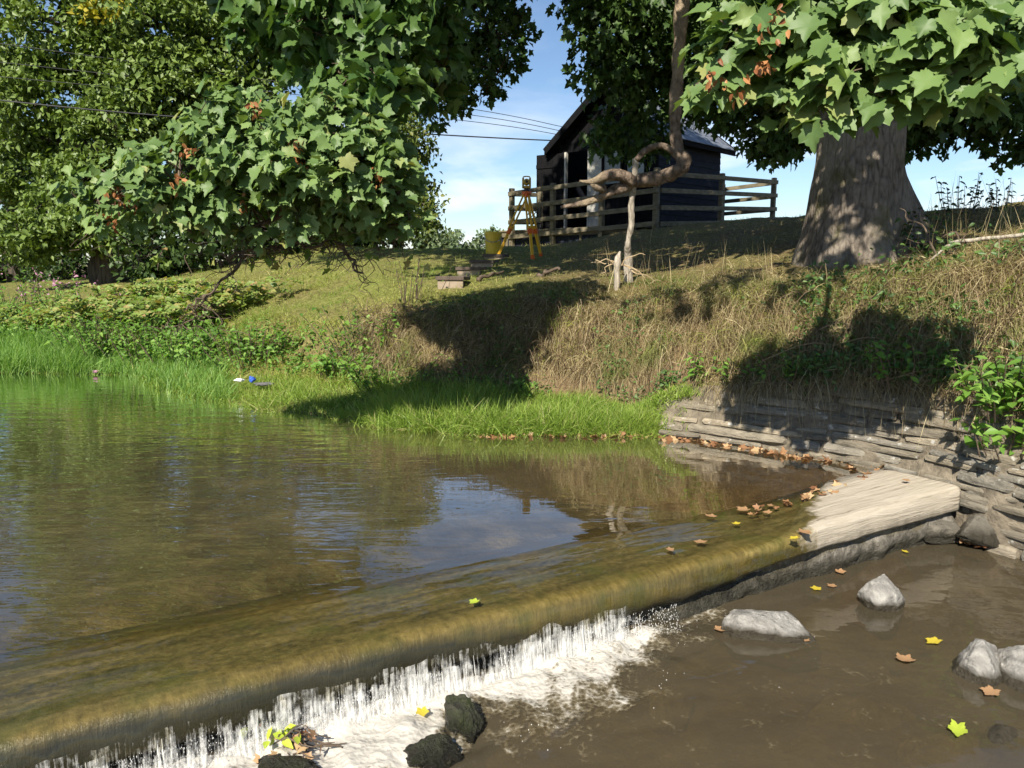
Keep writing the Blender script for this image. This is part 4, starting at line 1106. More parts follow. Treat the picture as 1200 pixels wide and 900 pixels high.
# bare, lichen-covered twigs trailing under the left bough
def crooked(a, b, n=9, j=0.05, sag=0.0):
    a, b = np.asarray(a, float), np.asarray(b, float)
    L = np.linalg.norm(b - a)
    p = a + (b - a) * np.linspace(0, 1, n)[:, None]
    p[1:-1] += RNG.normal(0, j * L, (n - 2, 3)) * np.array([1, .7, 1])
    p[:, 2] -= sag * np.sin(np.linspace(0, math.pi, n)) * L
    return resample(p, n * 3)
db = thing('dead_branch', W(400, 270, 5.9), 'bare dark crooked branch with fine dead twigs trailing under the left bough', 'dead branch')
mb = MB()
bd = [(400, 265, 330, 285), (330, 285, 290, 300), (290, 298, 245, 345), (245, 345, 205, 388), (245, 345, 215, 362), (330, 285, 395, 285), (395, 285, 425, 320), (300, 297, 250, 300)]
for (x0, y0, x1, y1) in bd:
    mb.tube(crooked(W(x0, y0, 5.9), W(x1, y1, 5.9 + RNG.uniform(-.2, .2))), [0.016, 0.008] if y0 < 340 else [0.01, 0.004], 5, 0.2, 5, caps=False)
mb.build('branch', M['twig'], db, smooth=True)
mb = MB()
for (x0, y0, x1, y1) in bd:
    for _ in range(9):
        w = RNG.random(); sx, sy = x0 + (x1 - x0) * w, y0 + (y1 - y0) * w
        mb.tube(crooked(W(sx, sy, 5.9), W(sx + RNG.normal(0, 28), sy + RNG.normal(14, 18), 5.9 + RNG.normal(0, .15)), 6, 0.09), [0.004, 0.0018], 4, caps=False)
for _ in range(70):
    sx, sy = RNG.uniform(110, 480), RNG.uniform(262, 300)
    mb.tube(crooked(W(sx, sy, 5.8), W(sx + RNG.normal(0, 30), sy + RNG.uniform(0, 30), 5.8 + RNG.normal(0, .2)), 6, 0.1), [0.0045, 0.0018], 4, caps=False)
o = mb.build('twigs', M['twig'], db); o['kind'] = 'stuff'
cc = np.array([W(RNG.uniform(120, 490), RNG.uniform(270, 312), RNG.uniform(5.6, 6.1)) for _ in range(26)])
p, t, nm, sz = rosettes(cc, 3, 0.075, spread=0.05)
v, f, uv = leaves(SYC_LO, p, t, nm, sz)
mesh_obj('withered_leaves', v, f, M['leaf_fern'], db)

# ------------------------------------------------------------------ background trees
def tree(name, label, base, blobs, mat, size, trunk_path, trunk_r, n_clump, per, cat='tree', group=None, T=DIA, bark='bark_oak', extra=None, shell=0.35, clump_r=0.45):
    root = thing(name, base, label, cat, group)
    MB().tube(resample(trunk_path, 18), trunk_r, 10, 0.3, 7).build('trunk', M[bark], root, smooth=True)
    cen = np.vstack([in_ellipsoid(c, r, max(3, int(n_clump * w)), shell) for c, r, w in blobs])
    tw = MB()
    tp = resample(trunk_path, 18)[6:]
    twigs_to(tw, cen[::max(1, len(cen) // 90)], tp, trunk_r[0] * 0.2, 0.015)
    o = tw.build('branches', M[bark], root); o['kind'] = 'stuff'
    n = len(cen)
    # each clump: a flattened puff of leaves with its own tilt
    pos = np.repeat(cen, per, 0) + rnd_unit(n * per) * (RNG.random((n * per, 1)) ** 0.6) * clump_r * np.array([1, 1, 0.62]) * np.repeat(RNG.uniform(0.6, 1.25, (n, 1)), per, 0)
    nr = norm(0.35 * np.array([0, 0, 1.0]) + 0.9 * SUN + 0.6 * RNG.normal(size=(n * per, 3)))
    tip = norm(RNG.normal(size=(n * per, 3)) - np.array([0, 0, 0.4]))
    v, f, uv = leaves(T, pos, tip, nr, size * RNG.uniform(0.6, 1.35, n * per))
    mesh_obj('crown', v, f, mat, root)
    if extra:
        for (nm_, c, r, k, mt) in extra:
            pos = in_ellipsoid(c, r, k)
            v, f, uv = leaves(T, pos, rnd_unit(k), norm(SUN + 0.7 * RNG.normal(size=(k, 3))), size * RNG.uniform(0.7, 1.3, k))
            mesh_obj(nm_, v, f, mt, root)
    return root
E = lambda px, py, d, rx, ry, rd, w: (*ell(px, py, d, rx, ry, rd), w)
d = 20
tree('oak_tree', 'tall sunlit oak with a hollow dark trunk filling the upper left beyond the pool', on_ground(135, d),
     [E(60, 40, d, 80, 60, 1.6, 1.2), E(180, 40, d - .5, 90, 60, 1.6, 1.4), E(270, 60, d, 70, 65, 1.4, 1.1), E(60, 120, d, 75, 45, 1.4, 1.0), E(190, 100, d - .8, 90, 40, 1.2, .9), E(260, 120, d + .5, 70, 50, 1.4, .8), E(30, 200, d + .5, 60, 40, 1.2, .7), E(90, 170, d + 1, 50, 45, 1.2, .5), E(150, -60, d, 200, 60, 2.5, 1.8), E(40, 275, d - 1, 55, 28, .9, .5), E(120, 255, d - 1, 60, 35, .9, .6), E(340, 20, d + 1, 60, 70, 1.5, 1.0), E(200, 215, d + 1.5, 90, 60, 1.5, .8), E(140, 150, d - 1.1, 60, 40, .7, .45), E(100, 225, d - .8, 60, 45, .8, .5)],
     M['leaf_oak'], 0.155, [on_ground(135, d) - (0, 0, .3), W(132, 260, d), W(128, 180, d), W(132, 110, d), W(120, 40, d), W(115, -60, d)], [0.5, 0.42, 0.4, 0.34, 0.25, 0.1], 125, 48,
     extra=[('turning_patch', W(118, 10, d - 1.9), (0.7, 0.2, 0.3), 130, M['leaf_yellow'])])
d = 25
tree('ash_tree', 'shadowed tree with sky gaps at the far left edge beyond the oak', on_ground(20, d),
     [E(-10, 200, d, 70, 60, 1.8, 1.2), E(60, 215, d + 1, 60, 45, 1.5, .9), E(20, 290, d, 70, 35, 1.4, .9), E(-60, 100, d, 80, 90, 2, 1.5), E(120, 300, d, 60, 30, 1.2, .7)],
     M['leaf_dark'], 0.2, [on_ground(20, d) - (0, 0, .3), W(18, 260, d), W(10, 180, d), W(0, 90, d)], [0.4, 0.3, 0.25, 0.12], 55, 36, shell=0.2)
d = 17.5
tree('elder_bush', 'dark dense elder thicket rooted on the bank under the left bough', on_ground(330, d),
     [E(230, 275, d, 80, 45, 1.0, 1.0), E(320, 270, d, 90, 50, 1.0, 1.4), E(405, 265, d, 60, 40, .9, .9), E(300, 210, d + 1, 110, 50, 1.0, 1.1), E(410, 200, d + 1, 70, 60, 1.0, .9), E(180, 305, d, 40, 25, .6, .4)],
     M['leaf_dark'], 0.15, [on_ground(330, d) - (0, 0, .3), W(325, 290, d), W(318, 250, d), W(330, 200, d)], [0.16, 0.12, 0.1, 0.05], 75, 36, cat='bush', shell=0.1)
d = 19
tree('hawthorn_tree', 'pale green hawthorn with yellowing leaves at the left border of the sky gap', on_ground(468, d),
     [E(470, 165, d, 34, 40, .8, 1.0), E(440, 120, d + .5, 40, 40, .8, .8), E(485, 235, d, 26, 36, .7, .8), E(450, 250, d, 36, 40, .7, .8), E(500, 250, d - 1, 14, 25, .4, .25), E(430, 190, d, 40, 60, .8, 1.0)],
     M['leaf_field'], 0.12, [on_ground(468, d) - (0, 0, .3), W(466, 270, d), W(470, 220, d), W(466, 150, d)], [0.14, 0.12, 0.09, 0.04], 52, 34, shell=0.1)
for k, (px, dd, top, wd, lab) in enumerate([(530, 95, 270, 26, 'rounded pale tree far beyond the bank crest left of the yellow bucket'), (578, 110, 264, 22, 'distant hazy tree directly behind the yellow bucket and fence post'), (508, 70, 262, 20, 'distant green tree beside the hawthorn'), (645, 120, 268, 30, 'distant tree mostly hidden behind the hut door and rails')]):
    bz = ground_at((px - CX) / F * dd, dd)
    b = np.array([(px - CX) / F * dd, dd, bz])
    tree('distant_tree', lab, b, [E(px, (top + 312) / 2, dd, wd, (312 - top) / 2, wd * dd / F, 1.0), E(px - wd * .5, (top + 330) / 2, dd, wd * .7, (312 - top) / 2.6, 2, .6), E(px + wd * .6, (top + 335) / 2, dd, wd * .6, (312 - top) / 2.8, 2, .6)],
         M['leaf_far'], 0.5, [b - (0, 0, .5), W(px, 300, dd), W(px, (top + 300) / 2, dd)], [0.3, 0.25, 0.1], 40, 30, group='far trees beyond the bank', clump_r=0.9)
# low hedge along the far left field
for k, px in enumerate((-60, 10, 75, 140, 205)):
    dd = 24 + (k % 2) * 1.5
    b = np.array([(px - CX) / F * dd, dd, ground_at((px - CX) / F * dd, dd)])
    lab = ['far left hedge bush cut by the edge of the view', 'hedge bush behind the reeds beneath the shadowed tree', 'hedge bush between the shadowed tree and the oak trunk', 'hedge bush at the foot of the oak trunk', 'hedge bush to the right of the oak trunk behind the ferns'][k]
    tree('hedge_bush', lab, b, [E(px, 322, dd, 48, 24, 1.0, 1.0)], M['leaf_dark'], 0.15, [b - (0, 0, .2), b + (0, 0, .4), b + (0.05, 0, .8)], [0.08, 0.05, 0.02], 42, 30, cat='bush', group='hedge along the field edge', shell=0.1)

# ------------------------------------------------------------------ hut
SHC = np.array([(766 - CX) / F * 18.5, 18.5])
fd = norm(np.array([-0.735, 0.68])); sd_ = np.array([0.68, 0.735]); sd_ = norm(sd_)   # along the front (to the left), along the side (to the back)
ZD = 2.42
FW, SL, EH = 2.95, 2.95, 2.2
def hp(a, b, z): # a metres along the front from the near corner, b metres back along the side
    xy = SHC + fd * a + sd_ * b
    return np.array([xy[0], xy[1], z])
AX = np.array([[fd[0], fd[1], 0], [sd_[0], sd_[1], 0], [0, 0, 1.0]])
hut = thing('timber_hut', hp(FW / 2, SL / 2, ZD), 'black weatherboarded hut with slate gable roof and open door on the bank', 'hut')
ZE = ZD + EH; RISE = 1.15
mb = MB()
bh = 0.155
nb = int(EH / bh) + 1
for k in range(nb):                                   # near side wall and back wall boards, lapped
    z = ZD + (k + 0.5) * bh
    if z > ZE: break
    tilt = 0.012
    for (p0, p1, off) in ((hp(0, 0, z), hp(0, SL, z), -fd), (hp(FW, 0, z), hp(FW, SL, z), fd), (hp(0, SL, z), hp(FW, SL, z), sd_)):
        o = np.array([off[0], off[1], 0])
        x = norm(p1 - p0); zax = norm(np.array([0, 0, 1.0]) - o * 0.1); yax = np.cross(zax, x)
        mb.box((p0 + p1) / 2 + o * 0.012, (np.linalg.norm(p1 - p0), 0.022, bh + 0.015), np.array([x, yax, zax]), 0.003)
mb.build('side_boards', M['shed_board'], hut)
mb = MB()                                             # front: upright boards with a doorway at 1.95..2.75 and openings for panels
def fboard(a0, a1, z0, z1, b=0.0, th=0.025):
    mb.box(hp((a0 + a1) / 2, b, (z0 + z1) / 2), (a1 - a0, th, z1 - z0), AX, 0.003)
for a0 in np.arange(0, 1.9, 0.145):
    fboard(a0 + .003, a0 + .142, ZD, ZD + 1.0)
for a0 in np.arange(0, FW, 0.145):
    zz = ZE + RISE * (1 - abs((a0 + .07) - FW / 2) / (FW / 2))
    z0 = ZD + 1.95
    fboard(a0 + .003, min(a0 + .142, FW), z0, max(zz - .12, z0 + 0.12))
fboard(2.75, 2.95, ZD, ZD + 1.95); fboard(0, 0.25, ZD + 1.0, ZD + 1.95)
mb.build('front_boards', M['shed_black'], hut)
mb = MB(); mb.box(hp(FW / 2, SL / 2, ZD + 0.02), (FW - .1, SL - .1, 0.06), AX); mb.build('floor', M['shed_black'], hut)
def frame(name, a0, a1, z0, z1, pane=True):
    m2 = MB(); w = 0.06
    m2.box(hp(a0 + w / 2, -.02, (z0 + z1) / 2), (w, .06, z1 - z0), AX, .005); m2.box(hp(a1 - w / 2, -.02, (z0 + z1) / 2), (w, .06, z1 - z0), AX, .005)
    m2.box(hp((a0 + a1) / 2, -.02, z0 + w / 2), (a1 - a0 - 2 * w, .056, w), AX, .005); m2.box(hp((a0 + a1) / 2, -.02, z1 - w / 2), (a1 - a0 - 2 * w, .056, w), AX, .005)
    fr = m2.build(name, M['shed_black'], hut)
    if pane:
        m3 = MB(); m3.box(hp((a0 + a1) / 2, 0.0, (z0 + z1) / 2), (a1 - a0 - 2 * w + .01, .012, z1 - z0 - 2 * w + .01), AX)
        pn = mesh_obj('pane', np.vstack(m3.v), m3.f, M['glass'], fr, origin=np.array(hut.location))
    return fr
frame('window', 0.3, 0.92, ZD + 1.02, ZD + 1.93); frame('window', 0.98, 1.6, ZD + 1.02, ZD + 1.93)
mb = MB(); mb.box(hp(1.78, -.03, ZD + .97), (0.36, 0.045, 1.9), AX, .006)
o = mb.build('white_panel', M['pale_paint'], hut); o['label'] = 'worn white painted panel beside the doorway'
mb = MB()
for a_ in (1.99, 2.74): mb.box(hp(a_, -.02, ZD + .98), (.06, .09, 1.96), AX, .005)
mb.build('door_frame', M['pale_paint'], hut)
# open door swung out to the left
hinge = hp(2.78, -.05, ZD); dv = norm(fd * 0.8 - sd_ * 0.12)
dax = np.array([[dv[0], dv[1], 0], [-dv[1], dv[0], 0], [0, 0, 1.0]])
mb = MB()
for k in range(5):
    c = hinge + np.array([dv[0], dv[1], 0]) * (0.09 + k * 0.165) + np.array([0, 0, 0.98])
    mb.box(c, (0.16, 0.03, 1.94), dax, .004)
for zz in (0.3, 1.0, 1.65):
    mb.box(hinge + np.array([dv[0], dv[1], 0]) * 0.43 + np.array([-dv[1], dv[0], 0]) * .027 + np.array([0, 0, zz]), (0.8, 0.025, 0.1), dax, .004)
dr = mb.build('door', M['shed_black'], hut); dr['label'] = 'black plank door standing open'
# roof: two slopes with slate courses, overhanging
mb = MB(); ov, ovf = 0.26, 0.32
for side in (0, 1):
    ridge_a = FW / 2; eave_a = -ov if side == 0 else FW + ov
    slope = RISE / (FW / 2)
    L = math.hypot(FW / 2 + ov, (FW / 2 + ov) * slope)
    rows = 9
    for r in range(rows):
        w0, w1 = r / rows, (r + 1) / rows + 0.03
        a0 = eave_a + (ridge_a - eave_a) * w0; a1 = eave_a + (ridge_a - eave_a) * min(w1, 1.0)
        z0 = ZE - ov * slope + (RISE + ov * slope) * w0; z1 = ZE - ov * slope + (RISE + ov * slope) * min(w1, 1)
        ncol = 14
        for c in range(ncol):
            b0 = -ovf + (SL + 2 * ovf) * (c + (0.5 if r % 2 else 0)) / ncol; b1 = min(b0 + (SL + 2 * ovf) / ncol - .004, SL + ovf)
            if b1 - b0 < .05: continue
            p0, p1 = hp(a0, (b0 + b1) / 2, z0), hp(a1, (b0 + b1) / 2, z1)
            x = norm(p1 - p0); y = np.array([sd_[0], sd_[1], 0]); z = norm(np.cross(x, y))
            if z[2] < 0: z = -z
            mb.box((p0 + p1) / 2 + z * (0.05 - 0.003 * (c % 2)) + z * 0.006, (np.linalg.norm(p1 - p0), b1 - b0, 0.012), np.array([x, y, z]) if np.dot(np.cross(x, y), z) > 0 else np.array([x, -y, z]))
mb2 = MB()
rf = None
for side in (0, 1):
    ea = -ov if side == 0 else FW + ov
    p0, p1 = hp(ea, SL / 2, ZE - ov * slope), hp(FW / 2, SL / 2, ZE + RISE)
    x = norm(p1 - p0); y = np.array([sd_[0], sd_[1], 0]); z = np.cross(x, y)
    if z[2] < 0: y = -y; z = -z
    mb2.box((p0 + p1) / 2 + z * 0.02, (np.linalg.norm(p1 - p0), SL + 2 * ovf - .02, 0.035), np.array([x, y, z]))
    for bb in (-ovf, SL + ovf):                        # barge boards
        q0, q1 = hp(ea, bb, ZE - ov * slope), hp(FW / 2, bb, ZE + RISE)
        mb2.beam(q0, q1, 0.03, 0.16, 0.004)
    mb2.beam(hp(ea, -ovf, ZE - ov * slope - .02), hp(ea, SL + ovf, ZE - ov * slope - .02), 0.03, 0.12, 0.004)
rf = mb.build('roof', M['slate'], hut)
mesh_obj('barge_boards', np.vstack(mb2.v), mb2.f, M['shed_black'], hut)
mb = MB(); mb.beam(hp(FW / 2, -ovf, ZE + RISE + .07), hp(FW / 2, SL + ovf, ZE + RISE + .07), 0.16, 0.06, .02); mesh_obj('ridge', np.vstack(mb.v), mb.f, M['slate'], rf, origin=np.array(hut.location))
# deck under and in front of the hut
mb = MB()
for k in range(11):
    mb.box(hp(FW / 2 + .35, -0.1 - k * 0.115, ZD - 0.035), (FW + 1.2, 0.108, 0.04), AX, .004)
mb.box(hp(FW / 2 + .35, -1.25, ZD - 0.12), (FW + 1.2, 0.05, 0.13), AX, .004)
mb.box(hp(0.0, SL / 2, ZD - .1), (0.06, SL, .16), AX, .004)
for a_ in (0, 1.3, 2.6, 3.7):
    for b_ in (-1.2, 1.4, 2.9):
        if b_ > 0 and a_ > 3: continue
        g = hp(a_, b_, 0); gz = ground_at(g[0], g[1])
        mb.beam((g[0], g[1], gz - .2), (g[0], g[1], ZD - .06), 0.1, 0.1, .005, up=(0, 1, 0))
mb.build('deck', M['rail'], hut)
mb = MB()
for k in range(29):
    a_ = -0.22 + k * 0.148; g = hp(a_, -1.2, 0); gz = ground_at(g[0], g[1]) - .15
    mb.box(hp(a_, -1.22, (gz + ZD - .1) / 2), (0.14, 0.02, max(ZD - .1 - gz, .05)), AX, .003)
mb.build('deck_dark_boards', M['shed_board'], hut)  # dark boards added to close the gap, standing in for shade under the deck

# ------------------------------------------------------------------ post and rail fence
FC = np.array([(765 - CX) / F * 17.0, 17.0])
def fpt(run, k):
    if run == 'front': return FC + fd * k
    if run == 'side': return FC + sd_ * k
    if run == 'back': return FC + sd_ * 5.8 + fd * k
    if run == 'left': return FC + fd * 4.25 + sd_ * k
fence = thing('timber_fence', (FC[0], FC[1], ground_at(*FC)), 'weathered four rail timber fence wrapped round the black hut', 'fence')
def rail_z(xy):                                       # rails keep nearly level
    k = np.dot(xy - FC, fd); q = np.dot(xy - FC, sd_)
    return 2.35 - 0.04 * k + 0.045 * q
RAILS = (0.06, 0.41, 0.76, 1.12)
posts = [('front', 0.0), ('front', 1.45), ('front', 2.9), ('front', 4.25), ('side', 2.9), ('side', 5.8), ('back', 1.5), ('back', 3.0), ('left', 1.1)]
for run, k in posts:
    xy = fpt(run, k); g = ground_at(xy[0], xy[1]); top = rail_z(xy) + 1.24
    if (run, k) == ('front', 4.25): top += 0.02
    m2 = MB(); m2.beam((xy[0], xy[1], min(g, top - 1.3) - .25), (xy[0], xy[1], top), 0.115, 0.115, 0.01, up=(fd[0], fd[1], 0))
    m2.build('post', M['rail'], fence)
for run, k0, k1 in (('front', -0.06, 1.45), ('front', 1.45, 2.9), ('front', 2.9, 4.3), ('side', 0.06, 2.9), ('side', 2.9, 5.86), ('back', 0.0, 1.5), ('back', 1.5, 3.0), ('left', 0.0, 1.15)):
    out = {'front': -sd_, 'side': -fd, 'back': sd_, 'left': fd}[run] * 0.078
    for r in RAILS:
        a_, b_ = fpt(run, k0) + out, fpt(run, k1) + out
        j = RNG.normal(0, .008, 2)
        m2 = MB(); m2.beam((*a_, rail_z(fpt(run, k0)) + r + j[0]), (*b_, rail_z(fpt(run, k1)) + r + j[1]), 0.04, 0.105, .006)
        m2.build('rail', M['rail'], fence)

# folded iron chair on the deck end behind the left posts
cpt = fpt('left', 0.55) + fd * -0.25
cz = rail_z(cpt) - .05
ch = thing('iron_chair', (cpt[0], cpt[1], cz), 'small black scrolled iron chair behind the left end of the fence', 'chair')
mb = MB()
for sx in (-.17, .17):
    for (z0, z1, y0, y1) in ((0, .42, -.15, -.15), (0, .85, .17, .2)):
        mb.tube(resample([(cpt[0] + sx, cpt[1] + y0, cz + z0), (cpt[0] + sx, cpt[1] + (y0 + y1) / 2, cz + (z0 + z1) / 2), (cpt[0] + sx, cpt[1] + y1, cz + z1)], 5), 0.016, 6)
mb.build('legs', M['black'], ch)
mb = MB(); mb.box((cpt[0], cpt[1], cz + .43), (.4, .38, .03), None, .01); mb.build('seat', M['black'], ch)
mb = MB()
for k in range(3):
    for s_ in (-1, 1):
        aa = np.linspace(0, 1.7 * math.pi, 12)
        mb.tube(np.stack([cpt[0] + s_ * (.08 + .06 * np.cos(aa)), np.full(12, cpt[1] + .19), cz + .52 + k * .13 + .06 * np.sin(aa)], -1), 0.012, 5)
mb.build('backrest', M['black'], ch)

# ------------------------------------------------------------------ surveying tripod, instrument, bucket
hd = W(617, 226, 13.7)
tri = thing('survey_tripod', on_ground(617, 13.7), 'yellow and orange surveying tripod standing on the grass before the fence', 'tripod')
for (px, dd) in ((582, 13.5), (624, 13.2), (634, 14.15)):
    ft = on_ground(px, dd); ft[2] -= 0.02
    v_ = ft - hd; mid_ = hd + v_ * 0.56
    x = norm(v_); y = norm(np.cross(x, (0, 1, 0.2)))
    mb = MB()
    for s_ in (-1, 1): mb.beam(hd + y * .032 * s_ + v_ * .02, mid_ + y * .03 * s_, 0.03, 0.026, .004)
    mb.beam(hd + v_ * .5, ft, 0.05, 0.04, .004)
    lg = mb.build('leg', M['survey_yellow'], tri)
    m2 = MB(); m2.beam(mid_ - v_ * .02, mid_ + v_ * .06, .085, .055, .008)
    m3 = MB(); m3.beam(ft - v_ * .07, ft, .062, .052, .006); mesh_obj('foot', np.vstack(m3.v), m3.f, M['orange'], lg, origin=np.array(tri.location))
    mesh_obj('clamp', np.vstack(m2.v), m2.f, M['orange'], lg, origin=np.array(tri.location))
mb = MB()
aa = np.linspace(0, 2 * math.pi, 16, endpoint=False)
def disc(mb, c, r, h, n=16, r2=None):
    r2 = r if r2 is None else r2
    aa = np.linspace(0, 2 * math.pi, n, endpoint=False)
    lo_ = np.stack([c[0] + r * np.cos(aa), c[1] + r * np.sin(aa), np.full(n, c[2])], -1); hi_ = np.stack([c[0] + r2 * np.cos(aa), c[1] + r2 * np.sin(aa), np.full(n, c[2] + h)], -1)
    mb.add(np.vstack([lo_, hi_]), [(i, (i + 1) % n, n + (i + 1) % n, n + i) for i in range(n)] + [tuple(range(n))[::-1], tuple(range(n, 2 * n))])
disc(mb, hd + (0, 0, -.03), .085, .05)
disc(mb, hd + (0, 0, -.07), .05, .04)
mb.build('head', M['orange'], tri)
it = hd + np.array([0, 0, .021])
ins = thing('survey_instrument', it, 'yellow total station instrument screwed on top of the tripod', 'surveying instrument')
mb = MB(); disc(mb, it, .06, .035, r2=.055); disc(mb, it + (0, 0, .035), .045, .02); mb.build('base_mount', M['black'], ins, smooth=False)
mb = MB(); mb.box(it + (-.06, 0, .145), (.035, .1, .18), None, .012); mb.box(it + (.06, 0, .145), (.035, .1, .18), None, .012); mb.box(it + (0, 0, .075), (.155, .11, .04), None, .012)
mb.build('yoke', M['survey_cream'], ins)
mb = MB(); mb.tube([it + (0, -.085, .16), it + (0, -.06, .16), it + (0, .06, .16), it + (0, .08, .16)], [.04, .055, .055, .04], 12); tl = mb.build('telescope', M['survey_cream'], ins)
mb = MB(); mb.tube([it + (0, -.095, .16), it + (0, -.084, .16)], .026, 12); mesh_obj('lens', np.vstack(mb.v), mb.f, M['black'], tl, origin=np.array(ins.location))
mb = MB(); mb.tube(resample([it + (-.06, 0, .235), it + (-.05, 0, .25), it + (0, 0, .257), it + (.05, 0, .25), it + (.06, 0, .235)], 12), .011, 7); mb.build('carry_handle', M['survey_cream'], ins)

bk = ground_pix(578, 297, 11.0, 17.0); bk[2] -= .01
bu = thing('yellow_bucket', bk, 'yellow plastic tub with lid beside the left tripod leg', 'bucket')
mb = MB(); disc(mb, bk, .135, .36, 24, .155); mb.build('body', M['bucket'], bu)
mb = MB(); disc(mb, bk + (0, 0, .355), .165, .03, 24, .165); disc(mb, bk + (0, 0, .385), .15, .012, 24, .14); mb.build('lid', M['bucket'], bu)
mb = MB(); aa = np.linspace(0, math.pi, 14); mb.tube(np.stack([bk[0] - .165 * np.cos(aa), bk[1] - .06 - .11 * np.sin(aa), bk[2] + .33 - .12 * np.sin(aa)], -1), .007, 6); mb.build('handle', M['steel'], bu)

# ------------------------------------------------------------------ steps cut in the slope
for k, (px, py, dd, lab) in enumerate([(581, 303, 13.0, 'topmost dark board step below the yellow bucket'), (567, 313, 12.3, 'second board step from the top of the grassy flight'), (552, 323, 11.6, 'third board step down with a pale riser'), (531, 336, 10.9, 'lowest dark board step above the bramble bank')]):
    g = ground_pix(px, py, 9.0, 16.0); g[2] += (0.0, .03, .05, .06)[k]
    st = thing('wooden_step', g, lab, 'step', 'steps up the bank')
    ax = norm(np.array([0.95, -0.3, 0])); ay = np.array([-ax[1], ax[0], 0])
    A3 = np.array([ax, ay, [0, 0, 1.0]])
    mb = MB(); mb.box(g + (0, 0, .045), (.4, .26, .05), A3, .005); mb.build('tread', M['step_top'], st)
    mb = MB(); mb.box(g - ay * .09 - (0, 0, .06), (.36, .03, .2), A3, .004); mb.build('riser', M['step_riser'], st)

# ------------------------------------------------------------------ dead pole, broken stick and fallen wood on the bank
pb = on_ground(735, 9.35)
pole = MB().tube(resample([W(745, 186, 8.96), W(744, 205, 8.98), W(740, 240, 9.1), W(740, 262, 9.15), W(736, 285, 9.2), W(736, 300, 9.3), pb + (0, 0, .03), pb - (0, 0, .1)], 60), [0.036, 0.032, 0.038, 0.032, 0.038, 0.055, 0.075], 12, 0.35, 301)
o = pole.build('dead_pole', M['deadwood'], None, smooth=True, origin=pb)
tag(o, 'bleached grey dead pole propped from the bank to the crooked limb', 'dead branch')
sb = on_ground(722, 9.0)
st = thing('broken_snag', sb, 'pale broken snag with bare side twigs left of the bleached pole', 'dead branch')
MB().tube(resample([sb - (0, 0, .1), sb + (0, 0, .15), sb + (0.0, 0, .32), sb + (.03, 0, .44)], 14), [.03, .04, .045, .012], 8, .4, 302).build('stem', M['deadwood'], st, smooth=True)
mb = MB()
for (dx, dz) in ((-.3, .26), (-.42, .3), (-.25, .12), (.55, .12), (.62, -.02), (.3, .35)):
    mb.tube(crooked(sb + (0, 0, .3), sb + (dx, RNG.normal(0, .1), dz + .05), 6, .07), [.008, .003], 5)
mb.build('side_twigs', M['twig_pale'], st)['kind'] = 'stuff'
dk = np.array([on_ground(1120, 7.3), on_ground(1205, 6.9)])
fbk = thing('fallen_branch', dk[0], 'dead forked branch lying on the bank edge right of the trunk', 'dead branch')
p0 = on_ground(1085, 7.2) + (0, 0, .05); p1 = on_ground(1130, 7.4) + (0, 0, .08); p2 = on_ground(1215, 7.0) + (0, 0, .1)
MB().tube(resample([p0, (p0 + p1) / 2 + (0, 0, .06), p1, p2], 22), [.008, .018, .02, .02], 7, .5, 303).build('stem', M['deadwood'], fbk, smooth=True)
mb = MB()
for _ in range(7):
    a_ = p0 + (p1 - p0) * RNG.random(); mb.tube(crooked(a_, a_ + RNG.normal(0, .22, 3) + (0, 0, .08), 6, .08), [.01, .003], 5)
mb.build('side_twigs', M['twig'], fbk)['kind'] = 'stuff'
for (px0, d0, px1, d1, r, nm_, lab) in ((560, 10.4, 590, 10.8, .03, 'fallen_stick', 'dark stick lying on the slope beside the lowest step'), (630, 10.6, 655, 10.2, .035, 'fallen_stick', 'weathered stick lying in the grass midway up the bank')):
    a_, b_ = on_ground(px0, d0) + (0, 0, .02), on_ground(px1, d1) + (0, 0, .1)
    o = MB().tube(crooked(a_, b_, 6, .05), [r, r * .5], 6, .3, 9).build(nm_, M['twig'], None, True, origin=a_)
    tag(o, lab, 'stick')

# ------------------------------------------------------------------ overhead wires
hx = hp(FW / 2, SL + .2, ZE + 0.9)
wire_specs = [((-300, 10, 16.5), (515, 122, 20), (690, 152, 21), 'thin upper wire sloping down to the hut roof, highest of four'), ((-300, 40, 16.5), (515, 130, 20), (690, 157, 21), 'thin wire just below the highest wire'), ((-300, 62, 16.5), (512, 138, 20), (690, 161, 21), 'thin wire third from the top'), ((-300, 82, 16.5), (170, 134, 17.5), (690, 166, 21), 'thick lowest cable running nearly level to the hut')]
for k, (a_, m_, b_, lab) in enumerate(wire_specs):
    A_, M_, B_ = W(*a_), W(*m_), W(*b_)
    pts = resample([A_, M_, B_, hx + (0, 0, -.1 * k)], 50)
    r = 0.016 if k == 3 else 0.008
    o = MB().tube(pts, r, 6).build('power_line', M['wire'], None, True, origin=A_)
    tag(o, lab, 'power line', 'overhead wires')

